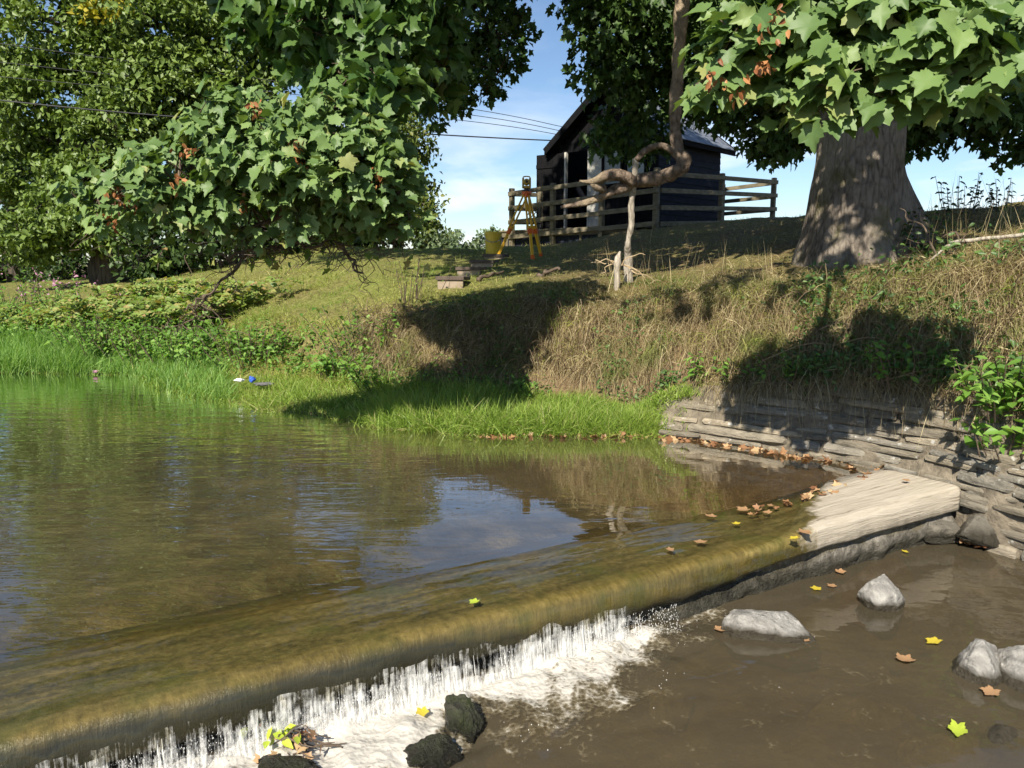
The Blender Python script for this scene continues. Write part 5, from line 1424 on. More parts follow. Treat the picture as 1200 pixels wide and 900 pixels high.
# ------------------------------------------------------------------ retaining wall
wall = thing('stone_wall', G(0.3, 0.5)[0], 'low dry stone retaining wall of slabs under the bank at the right', 'wall')
def wall_pt(px, h):                                   # face of the wall: 0 at the water, 1 at the top
    t = (px - CX) / F
    y0, z0 = G0([t], [0.0]); y1, z1 = G0([t], [1.0])
    zb = float(np.interp(px, [1085, 1150], [-0.06, -0.4])); z = zb + (z1[0] - zb) * h
    y = y1[0] + (y0[0] - y1[0]) * (z1[0] - max(z, 0)) / z1[0] - .05 + .15 * min(z, 0)
    return np.array([t * y, y, z])
def slab(c, size, axes, seed, nsub=4):
    """irregular rounded block"""
    g = np.linspace(-1, 1, nsub)
    vs, fs = [], []
    for ax_ in range(3):
        for sg in (-1, 1):
            b0 = len(vs)
            for i_ in g:
                for j_ in g:
                    p = np.zeros(3); o_ = [k for k in range(3) if k != ax_]
                    p[ax_] = sg; p[o_[0]] = i_; p[o_[1]] = j_
                    vs.append(p)
            for i_ in range(nsub - 1):
                for j_ in range(nsub - 1):
                    q = [b0 + i_ * nsub + j_, b0 + (i_ + 1) * nsub + j_, b0 + (i_ + 1) * nsub + j_ + 1, b0 + i_ * nsub + j_ + 1]
                    fs.append(q if (sg > 0) != (ax_ == 1) else q[::-1])
    vs = np.array(vs)
    # weld
    key = np.round(vs, 5); uq, inv = np.unique(key, axis=0, return_inverse=True); inv = inv.ravel()
    fs = [[int(inv[k]) for k in q] for q in fs]
    v = uq.copy()
    v = v / (np.sum(np.abs(v) ** 9, axis=1) ** (1 / 9))[:, None]
    half = np.asarray(size) / 2
    w_ = v * half
    pos = w_ @ axes + c
    nz = np.stack([fbm(pos * 4, seed + q * 7, 3) for q in range(3)], -1) * min(half) * 0.55
    nz2 = np.stack([fbm(pos * 16, seed + q * 5, 2) for q in range(3)], -1) * min(half) * 0.22
    return pos + nz + nz2, fs
def wall_at(px, z):
    t = (px - CX) / F
    y0, _a = G0([t], [0.0]); y1, z1 = G0([t], [1.0])
    y = y1[0] + (y0[0] - y1[0]) * (z1[0] - max(z, 0)) / z1[0] - .05 + .15 * min(z, 0)
    return np.array([t * y, y, z]), z1[0], float(np.interp(px, [1085, 1150], [-0.06, -0.42]))
mb = MB(); sd0 = 0; zc = -0.42
while zc < 0.75:
    chh = RNG.uniform(.04, .08)
    px = 766 + RNG.uniform(-6, 26)
    while px < 1330:
        wpx = RNG.uniform(30, 130)
        m_, ztop, zbot = wall_at(px + wpx / 2, zc + chh / 2)
        if zc + chh * .4 < zbot or zc + chh * .7 > ztop or RNG.random() < .03: px += wpx; continue
        a_, b_ = wall_at(px + 1, zc + chh / 2)[0], wall_at(px + wpx - 1, zc + chh / 2)[0]
        x = norm(b_ - a_); up_ = norm(wall_at(px + wpx / 2, zc + chh)[0] - wall_at(px + wpx / 2, zc)[0])
        y = norm(np.cross(up_, x)); z = np.cross(x, y)
        c = (a_ + b_) / 2 + y * (0.1 + RNG.normal(0, .012)) + (0, 0, RNG.normal(0, .004))
        sd0 += 1
        mb.add(*slab(c, (np.linalg.norm(b_ - a_), 0.24, chh * RNG.uniform(.9, 1.06)), np.array([x, y, z]), sd0))
        px += wpx
    zc += chh
mb.build('stones', M['wall'], wall)
cols_ = np.linspace(764, 1340, 160); rows_ = np.linspace(-0.3, 1.1, 26)
V = np.array([[wall_pt(p_, h_) + (0, 0.022, 0) for h_ in rows_] for p_ in cols_])
V = V + 0.035 * np.stack([fbm(V * 7, 401 + q, 4) for q in range(3)], -1)
mesh_obj('earth_joints', V.reshape(-1, 3), grid_faces(len(cols_), len(rows_)), M['mortar'], wall, smooth=True)

# ------------------------------------------------------------------ rocks
def rock(name, label, px, py, z, size, seed, mat, yaw=0.0, cuts=9, rise=0.5, group=None, zoff=0.0):
    """rock sitting at the water level z under photo position; size = full extents"""
    c = WZ(px, py, z)
    v, f = ball(5)
    rg = np.random.default_rng(seed)
    u = v * (1 + 0.16 * fbm(v * 1.4 + seed, seed, 3))[:, None]
    for _ in range(cuts + (6 if name == 'rock' else 0)):                              # planar fracture faces
        nrm_ = norm(rg.normal(size=3) * np.array([1, 1, .8])); o_ = rg.uniform(0.45, 0.78)
        dd = u @ nrm_ - o_
        u = u - np.where(dd > 0, dd, 0)[:, None] * nrm_ * 0.88
    u = u * (1 + 0.06 * fbm(v * 4 + seed, seed + 3, 4) + 0.05 * fbm(v * 12, seed + 4, 4) + (0.22 * fbm(v * 2.6 + seed, seed + 8, 4) if name == 'mossy_stone' else 0))[:, None]
    half = np.asarray(size) / 2
    u = u * half
    ca, sa = math.cos(yaw), math.sin(yaw)
    u = u @ np.array([[ca, sa, 0], [-sa, ca, 0], [0, 0, 1]])
    u[:, 2] += (rise - 0.5) * size[2] + zoff
    o = mesh_obj(name, u + c, f, mat, None, True, origin=c)
    return tag(o, label, 'rock', group)
rock('rock', 'pale grey angular rock below the weir nearest to the falling water', 906, 742, LW, (.54, .36, .36), 3, M['rock'], -.3, 10, .42, 'rocks in the plunge pool')
rock('rock', 'rounded pale rock below the dry timber end, farthest of the three', 1036, 706, LW, (.37, .3, .36), 12, M['rock'], .4, 9, .46, 'rocks in the plunge pool')
rock('rock', 'left half of the split grey rock at the right edge', 1146, 788, LW, (.42, .34, .32), 21, M['rock'], .2, 9, .42, 'rocks in the plunge pool')
rock('rock', 'right half of the split grey rock cut by the right edge', 1214, 794, LW, (.36, .38, .36), 25, M['rock'], -.2, 9, .42, 'rocks in the plunge pool')
rock('rock', 'small wet stone barely breaking the water at the lower right', 1172, 862, LW, (.2, .14, .07), 33, M['rock'], .1, 7, .4, 'rocks in the plunge pool')
rock('mossy_stone', 'black mossy wet stone standing in the foam, taller of the pair', 540, 852, LW, (.17, .2, .26), 41, M['rock_moss'], .5, 3, .5, 'mossy stones in the foam')
rock('mossy_stone', 'black mossy wet stone low in the foam, nearer of the pair', 508, 890, LW, (.24, .15, .16), 44, M['rock_moss'], .3, 3, .5, 'mossy stones in the foam')
rock('mossy_stone', 'dark stone under the clump of drift leaves at the bottom edge', 345, 905, LW, (.3, .2, .16), 47, M['rock_moss'], .1, 6, .5, 'mossy stones in the foam')
rock('sunken_stone', 'brown stone just under the water right of the foam', 782, 800, LW, (.3, .22, .2), 52, M['bed'], .2, 6, .04, zoff=-.03)
rock('sunken_stone', 'brown submerged stone right of centre in the plunge pool', 1010, 810, LW, (.5, .25, .2), 54, M['bed'], .0, 6, .0, zoff=-.03)
rock('sunken_stone', 'brown submerged stone beside the small wet stone', 1110, 850, LW, (.45, .2, .2), 56, M['bed'], .1, 6, .03, zoff=-.03)
for k, (px, py, z, sz, sd1, lab) in enumerate([(1160, 622, -.22, (.5, .3, .22), 61, 'flat rubble stone below the wall beside the leaf drift'), (1100, 622, -.26, (.4, .3, .16), 63, 'dark rubble stone under the dry timber end'), (1195, 605, -.15, (.3, .3, .26), 65, 'rubble block at the foot of the wall by the right edge'), (1150, 590, -.08, (.34, .26, .2), 67, 'rubble block where the timber meets the wall'), (1240, 640, -.25, (.5, .4, .25), 69, 'rubble stone outside the right edge'), (1205, 580, 0.02, (.3, .25, .2), 71, 'upper rubble block against the wall at the right edge')]):
    rock('rubble_stone', lab, px, py, z, sz, sd1, M['rubble'], .3 * k, 8, .5, 'rubble at the wall foot')

# ------------------------------------------------------------------ fallen leaves
def fallen(name, label, pos, size, mat, rz, tilt=0.2, group=None):
    tv, tf = SYC
    rr = np.array([[math.cos(rz), math.sin(rz), 0], [-math.sin(rz), math.cos(rz), 0], [0, 0, 1]])
    v = tv * np.array([1, 1, 0.9]) - np.array([0, .45, 0])
    v[:, 2] = 0.35 * np.abs(v[:, 0]) ** 1.3 + 0.3 * v[:, 1] ** 2 * (1 + tilt)
    v[:, 2] *= RNG.uniform(.15, 1.0); v[:, 0] *= RNG.uniform(.55, 1.0)
    v[:, 2] -= v[:, 2].min()
    o = mesh_obj(name, v * size @ rr + pos, tf, mat, None, False, origin=pos)
    return tag(o, label, 'leaf', group)
def on_weir(px, py):
    p = WZ(px, py, 0.0); s_, q_ = to_w(p)
    if -0.02 < q_ < 0.6: z = max(float(sill_top(s_ - 1.5 * max(q_, 0) + .1)) + 0.006, np.interp(q_, sh_q[::-1], sh_z[::-1]) + 0.004 if s_ - 1.5 * max(q_, 0) < 1.75 else -1)
    else: z = 0.004
    return WZ(px, py, z)
UNI = [
 (555, 706, .05, 'lime', 'yellow green leaf caught on the weir lip near the middle'),
 (1093, 752, .085, 'lemon', 'bright yellow leaf floating left of the split grey rock'),
 (1061, 773, .085, 'brown', 'pale orange leaf floating below the bright yellow leaf'),
 (1122, 858, .1, 'lime', 'lime yellow leaf floating at the lower right'),
 (956, 689, .06, 'lemon', 'yellow leaf floating left of the rounded pale rock'),
 (1060, 646, .05, 'lemon', 'yellow leaf floating just below the dry timber end'),
 (985, 671, .06, 'brown', 'curled brown leaf floating by the weir foot'),
 (1160, 812, .08, 'brown', 'brown leaf under water beside the split rock'),
 (974, 686, .05, 'brown', 'small orange leaf beside the yellow one left of the rounded rock'),
 (930, 631, .06, 'lemon', 'pale yellow leaf stuck upright on the weir lip before the dry timber'),
 (942, 624, .09, 'brown', 'large curled brown leaf at the left edge of the dry timber'),
 (822, 635, .07, 'brown', 'curled tan leaf on the wet weir top, nearest of the scattered ones'),
 (832, 605, .07, 'brown', 'tan leaf on the wet weir top farther back'),
 (785, 644, .06, 'brown', 'brown leaf at the left end of the scattered leaves on the weir'),
 (870, 598, .08, 'brown', 'brown leaf lying on the shallow water behind the weir top'),
 (903, 592, .05, 'brown', 'tan leaf near the back edge of the dry timber'),
 (862, 614, .045, 'lemon', 'small yellowish leaf between the tan leaves on the weir'),
 (1062, 563, .05, 'brown', 'thin dry leaf lying on the pale dry timber'),
 (845, 738, .06, 'brown', 'tan leaf wedged left of the angular rock'),
 (945, 750, .04, 'brown', 'tiny brown leaf at the right foot of the angular rock'),
 (495, 836, .06, 'lemon', 'orange yellow leaf tumbling in the foam under the fall'),
]
for k, (px, py, s_, mt, lab) in enumerate(UNI):
    low = (py > 640 and px > 940 and mt is not None and not (px in (930, 942))) or px in (1060, 985, 845, 495)
    p = WZ(px, py, LW + (0.012 if px != 495 else .05)) if low else on_weir(px, py)
    if lab.startswith('thin dry'): p = WZ(px, py, .06)
    fallen('fallen_leaf', lab, p, s_, M['leaf_' + ('lemon' if mt == 'lemon' else 'lime' if mt == 'lime' else 'brown')], RNG.uniform(0, 6.28), RNG.uniform(0, .6), 'fallen leaves on the weir and pool')
# drift of leaves along the wall foot, by the rubble and at the back of the dry timber
pts = []
for _ in range(110):
    px = RNG.uniform(780, 1010); t_ = (px - CX) / F; y0, _z = G0([t_], [0.0])
    y = y0[0] - .1 - abs(RNG.normal(0, .05)); pts.append((t_ * y, y, .008))
for _ in range(80):
    px = RNG.uniform(560, 780); t_ = (px - CX) / F; y0, _z = G0([t_], [0.0])
    y = y0[0] - .03 - abs(RNG.normal(0, .04)); pts.append((t_ * y, y, .008))
for _ in range(190):
    c = WZ(1125 + RNG.random() * 95, 630 + RNG.normal(0, 3) + 0.05 * RNG.uniform(0, 95), LW + .03); pts.append(c + np.abs(RNG.normal(0, .015, 3)))
for _ in range(46):
    px, py = RNG.uniform(880, 1040), 0; py = 604 - (px - 880) * .34 + RNG.normal(0, 4)
    pts.append(WZ(px, py, .012))
pts = np.array(pts); k = len(pts)
v, f, uv = leaves(SYC_LO, pts, norm(RNG.normal(size=(k, 3)) * (1, 1, .25)), norm(np.array([0, 0, 1.]) + .5 * RNG.normal(size=(k, 3))), RNG.uniform(.03, .075, k))
tag(mesh_obj('leaf_litter', v, f, M['leaf_brown']), kind='stuff')
# clump of drift on the dark stone at the bottom edge
cp = WZ(335, 885, LW) + np.array([0, 0, .06])
dc = thing('drift_clump', cp, 'tangle of wet twigs and yellowing leaves on the dark stone at the bottom edge', 'debris')
mb = MB()
for _ in range(22):
    a_ = cp + RNG.normal(0, 1, 3) * (.06, .04, .015); mb.tube(crooked(a_, a_ + np.array([RNG.uniform(-.05, .2), RNG.normal(0, .05), RNG.uniform(-.05, .03)]), 5, .08), [.004, .002], 4)
mb.build('twigs', M['twig'], dc)['kind'] = 'stuff'
k = 16; v, f, uv = leaves(SYC_LO, cp + RNG.normal(0, 1, (k, 3)) * (.07, .04, .015), rnd_unit(k), norm(np.array([0, -.3, 1.]) + .4 * RNG.normal(size=(k, 3))), RNG.uniform(.03, .06, k)); mesh_obj('brown_leaves', v, f, M['leaf_brown'], dc)['kind'] = 'stuff'
k = 12; v, f, uv = leaves(OVAL, cp + (-.03, 0, .03) + RNG.normal(0, 1, (k, 3)) * (.05, .03, .012), rnd_unit(k), norm(np.array([0, -.3, 1.]) + .4 * RNG.normal(size=(k, 3))), RNG.uniform(.04, .07, k)); mesh_obj('green_leaves', v, f, M['leaf_lime'], dc)['kind'] = 'stuff'

# litter on the grass point
lp = on_ground(287, 8.95) + (0, 0, .12)
li = thing('plastic_litter', lp, 'crumpled blue and white plastic lying on the grassy point', 'litter')
def crumple(c, r, seed):
    v, f = ball(3); w_ = v * (1 + .55 * fbm(v * 2.2 + seed, seed, 4))[:, None] * r + c; return w_, f
v, f = crumple(lp + (.05, 0, .01), np.array([.035, .03, .035]), 5); mesh_obj('blue_wrapper', v, f, M['blue_plastic'], li)
v, f = crumple(lp + (-.1, 0, .0), np.array([.06, .04, .02]), 8); mesh_obj('white_sheet', v, f, M['white_plastic'], li)
v, f = crumple(lp + (.22, -.1, -.03), np.array([.1, .05, .02]), 9); mesh_obj('dark_cloth', v, f, M['grey_cloth'], li)
bp = G(np.array([(110 - CX) / F]), np.array([0.05]))[0] + (0, -.05, .04)
v, f = crumple(bp, np.array([.05, .03, .02]), 15)
tag(mesh_obj('pink_rag', v, f, M['petal'], None, origin=bp), 'faded pink rag at the waterline below the reeds', 'litter')

# ------------------------------------------------------------------ grasses
def blades(base, d0, length, width, bend, seg=4):
    """curved tapering blades; base (n,3), d0 unit start direction, bend = how far gravity pulls the tip"""
    n = len(base)
    s_ = np.linspace(0, 1, seg)
    side = norm(np.cross(d0, RNG.normal(size=(n, 3))))
    L = np.asarray(length)[:, None, None]
    g = np.array([0, 0, -1.0])
    ctr = base[:, None, :] + L * (d0[:, None, :] * s_[None, :, None] + np.asarray(bend)[:, None, None] * g * (s_ ** 2)[None, :, None])
    w_ = np.asarray(width)[:, None] * (1 - s_[None] ** 1.6 * 0.92) / 2
    l_ = ctr - side[:, None, :] * w_[..., None]; r_ = ctr + side[:, None, :] * w_[..., None]
    v = np.stack([l_, r_], 2).reshape(n, seg * 2, 3)
    q = np.array([(2 * k, 2 * k + 1, 2 * k + 3, 2 * k + 2) for k in range(seg - 1)])
    f = q[None] + (np.arange(n) * seg * 2)[:, None, None]
    return v.reshape(-1, 3), f.reshape(-1, 4)
def tufts(tlo, thi, ulo, uhi, n, per, spread=.06, dens=None):
    """tuft bases on the ground, by fan coordinates in photo columns"""
    t_ = (RNG.uniform(tlo, thi, n) - CX) / F; u = RNG.uniform(ulo, uhi, n)
    p = G(t_, u)
    if dens is not None:
        k = dens(p, t_ * F + CX, u); p = p[k]; t_ = t_[k]; u = u[k]
    n = len(p)
    b = np.repeat(p, per, 0); b[:, :2] += RNG.normal(0, spread, (n * per, 2))
    return b, np.repeat(p, per, 0), np.repeat(t_ * F + CX, per), np.repeat(u, per)
def up_dirs(n, lean=.35, bias=(0, 0, 0)):
    return norm(np.array([0, 0, 1.0]) + lean * RNG.normal(size=(n, 3)) * (1, 1, .2) + np.asarray(bias))

# lush grass of the shelf along the water
b, c, px_, u_ = tufts(170, 790, 0.0, 1.15, 2300, 13, .06)
n_ = len(b)
b2, c2, px2, u2 = tufts(420, 800, 0.0, 0.5, 850, 14, .05)
b3, c3, px3, u3 = tufts(752, 812, 0.0, 1.5, 260, 14, .05)
b = np.vstack([b, b2, b3 - (0, .1, 0)]); px_ = np.concatenate([px_, px2, px3]); n_ = len(b)
L = RNG.uniform(.08, .28, n_) * np.interp(px_, [170, 390, 440, 700, 790], [.65, .85, 1.15, 1.15, .6]) * (1 + .9 * np.clip(fbm(b * 2.6, 16, 3), -.6, 1))
v, f = blades(b - (0, 0, .02), up_dirs(n_, .5, (0, -.25, 0)), L, RNG.uniform(.004, .009, n_), RNG.uniform(.1, .65, n_))
tag(mesh_obj('grass', v, f, M['grass_long']), kind='stuff')
# reeds at the left
b, c, px_, u_ = tufts(-120, 95, -0.02, 1.9, 1000, 16, .07)
b2, *_ = tufts(80, 260, 0.0, 1.6, 650, 10, .08)
b = np.vstack([b, b2]); n_ = len(b)
L = RNG.uniform(.3, .62, n_) * np.where(np.arange(n_) < len(c), 1.0, .6)
v, f = blades(b - (0, 0, .03), up_dirs(n_, .3, (.25, -.1, 0)), L, RNG.uniform(.006, .013, n_), RNG.uniform(.15, .6, n_))
tag(mesh_obj('reed_grass', v, f, M['grass_reed']), kind='stuff')
# short turf on the slope and the bank top
def turf_ok(p, px, u): return RNG.random(len(p)) < np.interp(u, [2.3, 3, 5], [.6, 1, .8])
b, c, px_, u_ = tufts(215, 1330, 2.75, 5.05, 14000, 6, .07, turf_ok)
b3, *_ = tufts(150, 420, 1.0, 2.9, 1700, 8, .08)
tx = b[:, 0] / b[:, 1] * F + CX
bd = b[(tx > 600 + RNG.normal(0, 45, len(b)))]; b = np.vstack([b[(tx <= 600 + RNG.normal(0, 45, len(b)))], b3]); n_ = len(bd)
v, f = blades(bd - (0, 0, .01), up_dirs(n_, .7), RNG.uniform(.035, .12, n_) * RNG.choice([1, 1, 1, 1.7], n_), RNG.uniform(.004, .008, n_), RNG.uniform(.1, .8, n_), 3)
tag(mesh_obj('brown_turf', v, f, M['grass_brown']), kind='stuff')
n_ = len(b)
v, f = blades(b - (0, 0, .01), up_dirs(n_, .6), RNG.uniform(.035, .11, n_) * RNG.choice([1, 1, 1, 1.7], n_) * (1 + 1.1 * np.clip(fbm(b * 1.3, 15, 3), -.5, 1)), RNG.uniform(.004, .009, n_), RNG.uniform(.1, .7, n_), 3)
tag(mesh_obj('turf', v, f, M['grass_short']), kind='stuff')
# dead hanging grass over the ragged bank face
def face_ok(p, px, u): return (RNG.random(len(p)) < np.interp(px, [415, 440, 1330], [.0, 1, 1])) & ((fbm(p * 1.6, 7, 3) > -.38) | (u > 2.8))
b, c, px_, u_ = tufts(415, 1330, 2.15, 3.25, 3000, 11, .06, face_ok)
bw, *_ = tufts(775, 1330, 1.0, 2.2, 520, 11, .06, lambda p, px, u: fbm(p * 2.0, 13, 3) > -.1)
b = np.vstack([b, bw])
n_ = len(b)
lean = np.stack([RNG.normal(0, .45, n_), RNG.uniform(-1.1, -.2, n_), RNG.uniform(-.1, .8, n_)], -1)
v, f = blades(b + (0, .02, 0), norm(lean), RNG.uniform(.15, .42, n_), RNG.uniform(.003, .007, n_), RNG.uniform(.5, 1.3, n_))
tag(mesh_obj('dead_grass', v, f, M['grass_dead']), kind='stuff')
b, c, px_, u_ = tufts(640, 1330, 3.1, 4.9, 1500, 8, .07, lambda p, px, u: fbm(p * 1.1, 47, 3) > -.12)
n_ = len(b)
v, f = blades(b, up_dirs(n_, .9, (0, -.2, -.3)), RNG.uniform(.08, .24, n_), RNG.uniform(.003, .006, n_), RNG.uniform(.2, .9, n_))
tag(mesh_obj('dry_turf', v, f, M['grass_dead']), kind='stuff')
b, c, px_, u_ = tufts(415, 1330, 2.0, 3.3, 700, 10, .06, lambda p, px, u: fbm(p * 1.3, 57, 3) > -.05)
n_ = len(b)
lean = np.stack([RNG.normal(0, .5, n_), RNG.uniform(-1.0, -.1, n_), RNG.uniform(0, 1.0, n_)], -1)
v, f = blades(b, norm(lean), RNG.uniform(.12, .34, n_), RNG.uniform(.004, .008, n_), RNG.uniform(.4, 1.2, n_))
tag(mesh_obj('hanging_grass', v, f, M['grass_short']), kind='stuff')
# tall thin stalks on the crest
b, c, px_, u_ = tufts(1060, 1330, 3.5, 5.2, 90, 3, .1)
b2, *_ = tufts(640, 900, 3.2, 4.6, 60, 2, .1); b = np.vstack([b, b2])
n_ = len(b)
v, f = blades(b, up_dirs(n_, .2), RNG.uniform(.25, .6, n_), RNG.uniform(.004, .007, n_), RNG.uniform(0, .2, n_))
tag(mesh_obj('dry_stalks', v, f, M['grass_dead']), kind='stuff')
# bramble tangle on the shaded mound and the right bank
mb = MB()
for _ in range(620):
    px = RNG.choice([RNG.uniform(425, 700), RNG.uniform(425, 700), RNG.uniform(940, 1260)])
    g = G((px - CX) / F, RNG.uniform(2.1, 3.15))[0]
    e = g + np.array([RNG.normal(0, .25), RNG.uniform(-.28, .02), RNG.uniform(-.35, .08)])
    m_ = (g + e) / 2 + (0, -.08, RNG.uniform(.05, .22))
    mb.tube(resample([g, m_, e], 6), [.0045, .0022], 3, caps=False)
tag(mb.build('bramble_tangle', M['bramble']), kind='stuff')

# ------------------------------------------------------------------ leafy plants
def herb(name, label, base, h, spread, n_stem, mat, leaf, per, cat='plant', group=None, T=OVAL, lean=(0, 0, 0), flower=None, ring=True):
    root = thing(name, base, label, cat, group)
    mb = MB(); P_, T_, N_ = [], [], []; tops = []
    for _ in range(n_stem):
        o_ = np.array([RNG.normal(0, spread * .5), RNG.normal(0, spread * .35), 0])
        top = o_ * 1.9 + np.array([0, 0, h * RNG.uniform(.65, 1.1)]) + np.asarray(lean) * h
        pts_ = resample([base + o_ - (0, 0, .05), base + (o_ + top) / 2 + RNG.normal(0, .02, 3), base + top], 7)
        mb.tube(pts_, [.006, .003], 4, caps=False); tops.append(base + top)
        for k in range(per):
            w_ = (k + 1) / per; q = pts_[0] + (pts_[-1] - pts_[0]) * (.2 + .8 * w_)
            a_ = RNG.uniform(0, 6.28); d_ = np.array([math.cos(a_), math.sin(a_), -.15])
            P_.append(q); T_.append(d_ + RNG.normal(0, .2, 3)); N_.append(np.array([0, 0, .8]) + SUN * .5 + RNG.normal(0, .3, 3))
    mb.build('stems', M['twig'], root)['kind'] = 'stuff'
    v, f, uv = leaves(T, np.array(P_), np.array(T_), norm(np.array(N_)), leaf * RNG.uniform(.6, 1.2, len(P_)))
    mesh_obj('leaves', v, f, mat, root)
    if flower is not None:
        tp = np.array(tops); tp = tp[::2]; c = np.repeat(tp, 4, 0) + RNG.normal(0, .04, (len(tp) * 4, 3))
        v, f, uv = leaves(OVAL, c, rnd_unit(len(c)), rnd_unit(len(c)), RNG.uniform(.04, .075, len(c))); mesh_obj('flowers', v, f, flower, root)['kind'] = 'stuff'
    return root
GU = lambda px, u: G((px - CX) / F, u)[0]
NET = [(130, 1.4, .75, .3, 'dark nettle clump right of the reeds'), (100, 1.6, .6, .3, 'nettle clump at the back of the reeds'), (170, 1.4, .55, .3, 'nettle clump above the waterline left of the point'), (215, 1.6, .5, .3, 'bright weed clump behind the grassy point'), (292, 1.6, .45, .25, 'lush green nettle clump beside the bare soil patch'), (275, 1.9, .4, .22, 'smaller nettle clump left of the bare soil patch'), (322, 2.0, .3, .2, 'low nettle clump creeping up the bare soil patch'), (432, 2.3, .5, .25, 'dark leafy weeds at the left end of the bramble mound'), (450, 1.6, .35, .3, 'green weeds at the shaded foot of the bramble mound'), (395, 1.5, .2, .12, 'small weed tuft on the bare soil edge')]
for px, u, h, s_, lab in NET:
    herb('nettle_clump', lab, GU(px, u), h, s_ * 1.5, 26, M['leaf_nettle'], .085, 9, group='nettle clumps on the left bank')
for px, u, h, lab in ((20, 3.0, 1.0, 'pink flowered balsam at the far left edge'), (62, 3.1, .95, 'pink flowered balsam behind the reeds, tallest'), (95, 3.0, .8, 'pink flowered balsam right of the tallest one'), (-30, 2.7, .9, 'pink flowered balsam cut by the left edge')):
    herb('balsam', lab, GU(px, u), h * .8, .5, 18, M['leaf_nettle'], .09, 8, flower=M['petal'], group='balsam behind the reeds')
FER = [(150, 2.6, 'yellow green fern behind the nettles'), (185, 2.7, 'yellow green fern beneath the oak trunk'), (120, 2.9, 'fern patch below the pink balsam'), (215, 2.8, 'browning fern above the grassy point'), (245, 3.1, 'browning fern under the dead branch'), (170, 3.2, 'pale fern higher on the left bank'), (205, 3.4, 'pale fern at the edge of the elder thicket'), (60, 2.3, 'fern clump among the reeds'), (30, 2.5, 'fern clump at the left edge'), (280, 3.3, 'short fern on the open slope')]
for px, u, lab in FER:
    base = GU(px, u); root = thing('fern', lab, ) if False else thing('fern', base, lab, 'fern', 'ferns on the left bank')
    P_, T_, N_ = [], [], []; mb = MB()
    for _ in range(34):
        a_ = RNG.uniform(0, 6.28); ln = RNG.uniform(.35, .75)
        o_ = np.array([RNG.normal(0, .35), RNG.normal(0, .2), 0]); d_ = np.array([math.cos(a_) * .6, math.sin(a_) * .6 - .2, 0])
        pts_ = resample([base + o_, base + o_ + d_ * ln * .5 + (0, 0, ln * .6), base + o_ + d_ * ln * 1.1 + (0, 0, ln * .55)], 9)
        mb.tube(pts_, [.005, .002], 3, caps=False)
        for k in range(2, 9):
            for s_ in (-1, 1):
                tn = norm(pts_[k] - pts_[k - 1]); sd2 = norm(np.cross(tn, (0, 0, 1))) * s_
                P_.append(pts_[k]); T_.append(sd2 + tn * .5); N_.append(np.array([0, 0, .5]) + SUN + RNG.normal(0, .25, 3))
    mb.build('stems', M['twig'], root)['kind'] = 'stuff'
    k = len(P_); v, f, uv = leaves(DIA, np.array(P_), np.array(T_), norm(np.array(N_)), np.tile(np.repeat(np.linspace(.17, .05, 7), 2), k // 14)); mesh_obj('fronds', v, f, M['leaf_fern'], root)
# plants at the wall and bank on the right
for px, u, h, s_, n_s, leaf, lab in ((816, 1.55, .32, .1, 7, .075, 'small broad leaved weed at the left end of the stone wall'), (1075, 1.35, .3, .22, 16, .075, 'leafy weeds hanging over the wall top right of the shadow'), (1035, 1.5, .25, .15, 10, .07, 'low leafy weed on the wall top beneath the dead grass'), (925, 1.9, .25, .15, 9, .06, 'green weed tuft in the shaded bank above the wall'), (860, 1.7, .22, .12, 8, .06, 'green weed tuft left of the wall shadow')):
    herb('bank_weed', lab, GU(px, u) + (0, -.06, 0), h, s_, n_s, M['leaf_nettle'], leaf, 6, lean=(0, -.3, 0), group='weeds along the wall top')
rb = GU(1195, 1.1) + (0, -.15, -.05)
herb('bank_shrub', 'bushy green shrub spilling over the wall at the right edge', rb, .55, .3, 30, M['leaf_nettle'], .1, 10, 'shrub', lean=(-.1, -.45, -.35))
herb('bank_shrub', 'narrow leaved green tuft under the shrub at the right edge', GU(1195, .5) + (0, -.1, 0), .3, .22, 18, M['leaf_nettle'], .09, 7, 'shrub', lean=(-.2, -.3, -.2), T=DIA)
for px, u, h, lab in ((1118, 4.6, .55, 'dark leafy sapling against the sky right of the trunk'), (1075, 4.0, .45, 'dark weeds in the shade at the root of the trunk'), (1160, 4.8, .4, 'thin seedling on the crest near the right edge')):
    herb('sapling', lab, GU(px, u), h, .25, 9, M['leaf_dark'], .09, 7, 'plant', group='saplings on the bank crest')
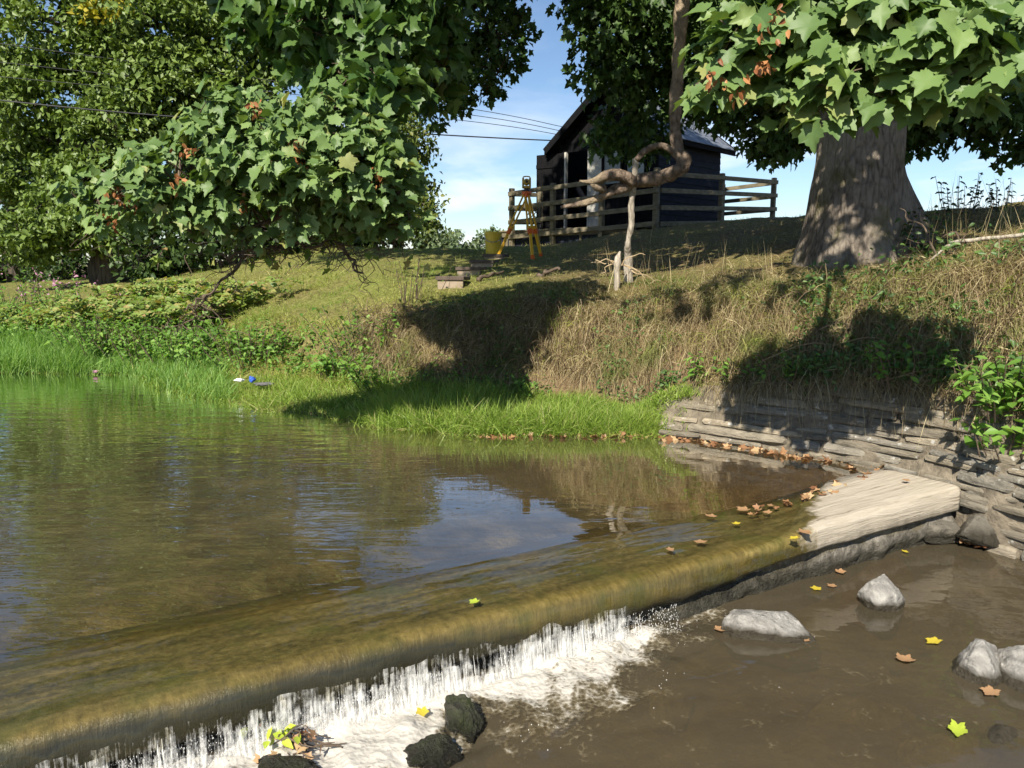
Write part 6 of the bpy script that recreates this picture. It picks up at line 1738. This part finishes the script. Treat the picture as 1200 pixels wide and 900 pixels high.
for px, u, h, lab in ((470, 3.2, .45, 'leafless dark sapling left of the steps with one pale leaf'), (485, 3.4, .5, 'leafless twiggy sapling at the top of the bramble mound')):
    herb('sapling', lab, GU(px, u), h * 1.1, .25, 7, M['leaf_fern'], .06, 2, 'plant', group='saplings on the bramble mound')

# low mixed undergrowth creeping over the banks
def creepers(n, plo, phi, ulo, uhi, per, leaf, spread, lift, mask=None):
    px = RNG.uniform(plo, phi, n); u = RNG.uniform(ulo, uhi, n)
    p = G((px - CX) / F, u)
    if mask is not None:
        k = fbm(p * mask[0], 19, 3) > mask[1]; p = p[k]
    n = len(p)
    c = np.repeat(p, per, 0) + RNG.normal(0, spread, (n * per, 3)) * (1, 1, .7) + np.array([0, -.3, 1]) * np.abs(RNG.normal(0, lift, (n * per, 1)))
    m = len(c)
    return c, norm(RNG.normal(size=(m, 3)) * (1, 1, .6) + (0, -.2, -.2)), norm(np.array([0, 0, .4]) + SUN * .8 + .5 * RNG.normal(size=(m, 3))), leaf * RNG.uniform(.5, 1.3, m)
def creeper_obj(name, parts, mat, T):
    c, t, nn, z = (np.concatenate(q) for q in zip(*parts))
    v, f, uv = leaves(T, c, t, nn, z)
    tag(mesh_obj(name, v, f, mat), kind='stuff')
creeper_obj('ivy_and_weeds', [creepers(420, 415, 760, 1.7, 3.2, 12, .042, .07, .05, (1.7, .0)), creepers(560, 930, 1320, 1.3, 3.3, 13, .05, .07, .07, (1.7, -.15)), creepers(200, 770, 960, 1.5, 3.1, 10, .04, .06, .05, (1.7, .08)), creepers(160, 1040, 1330, 3.2, 5.0, 14, .06, .1, .1, (1.2, .05))], M['leaf_mid'], OVAL)
creeper_obj('bank_undergrowth', [creepers(700, -100, 250, 1.3, 3.2, 14, .07, .12, .16), creepers(260, 200, 440, 1.2, 2.6, 12, .05, .09, .06, (1.3, -.05)), creepers(160, 420, 760, .9, 1.7, 10, .045, .08, .08, (1.3, 0))], M['leaf_nettle'], OVAL)
creeper_obj('bracken_patches', [creepers(80, -60, 330, 2.2, 3.8, 12, .06, .1, .1, (1.0, .08))], M['leaf_fern'], DIA)
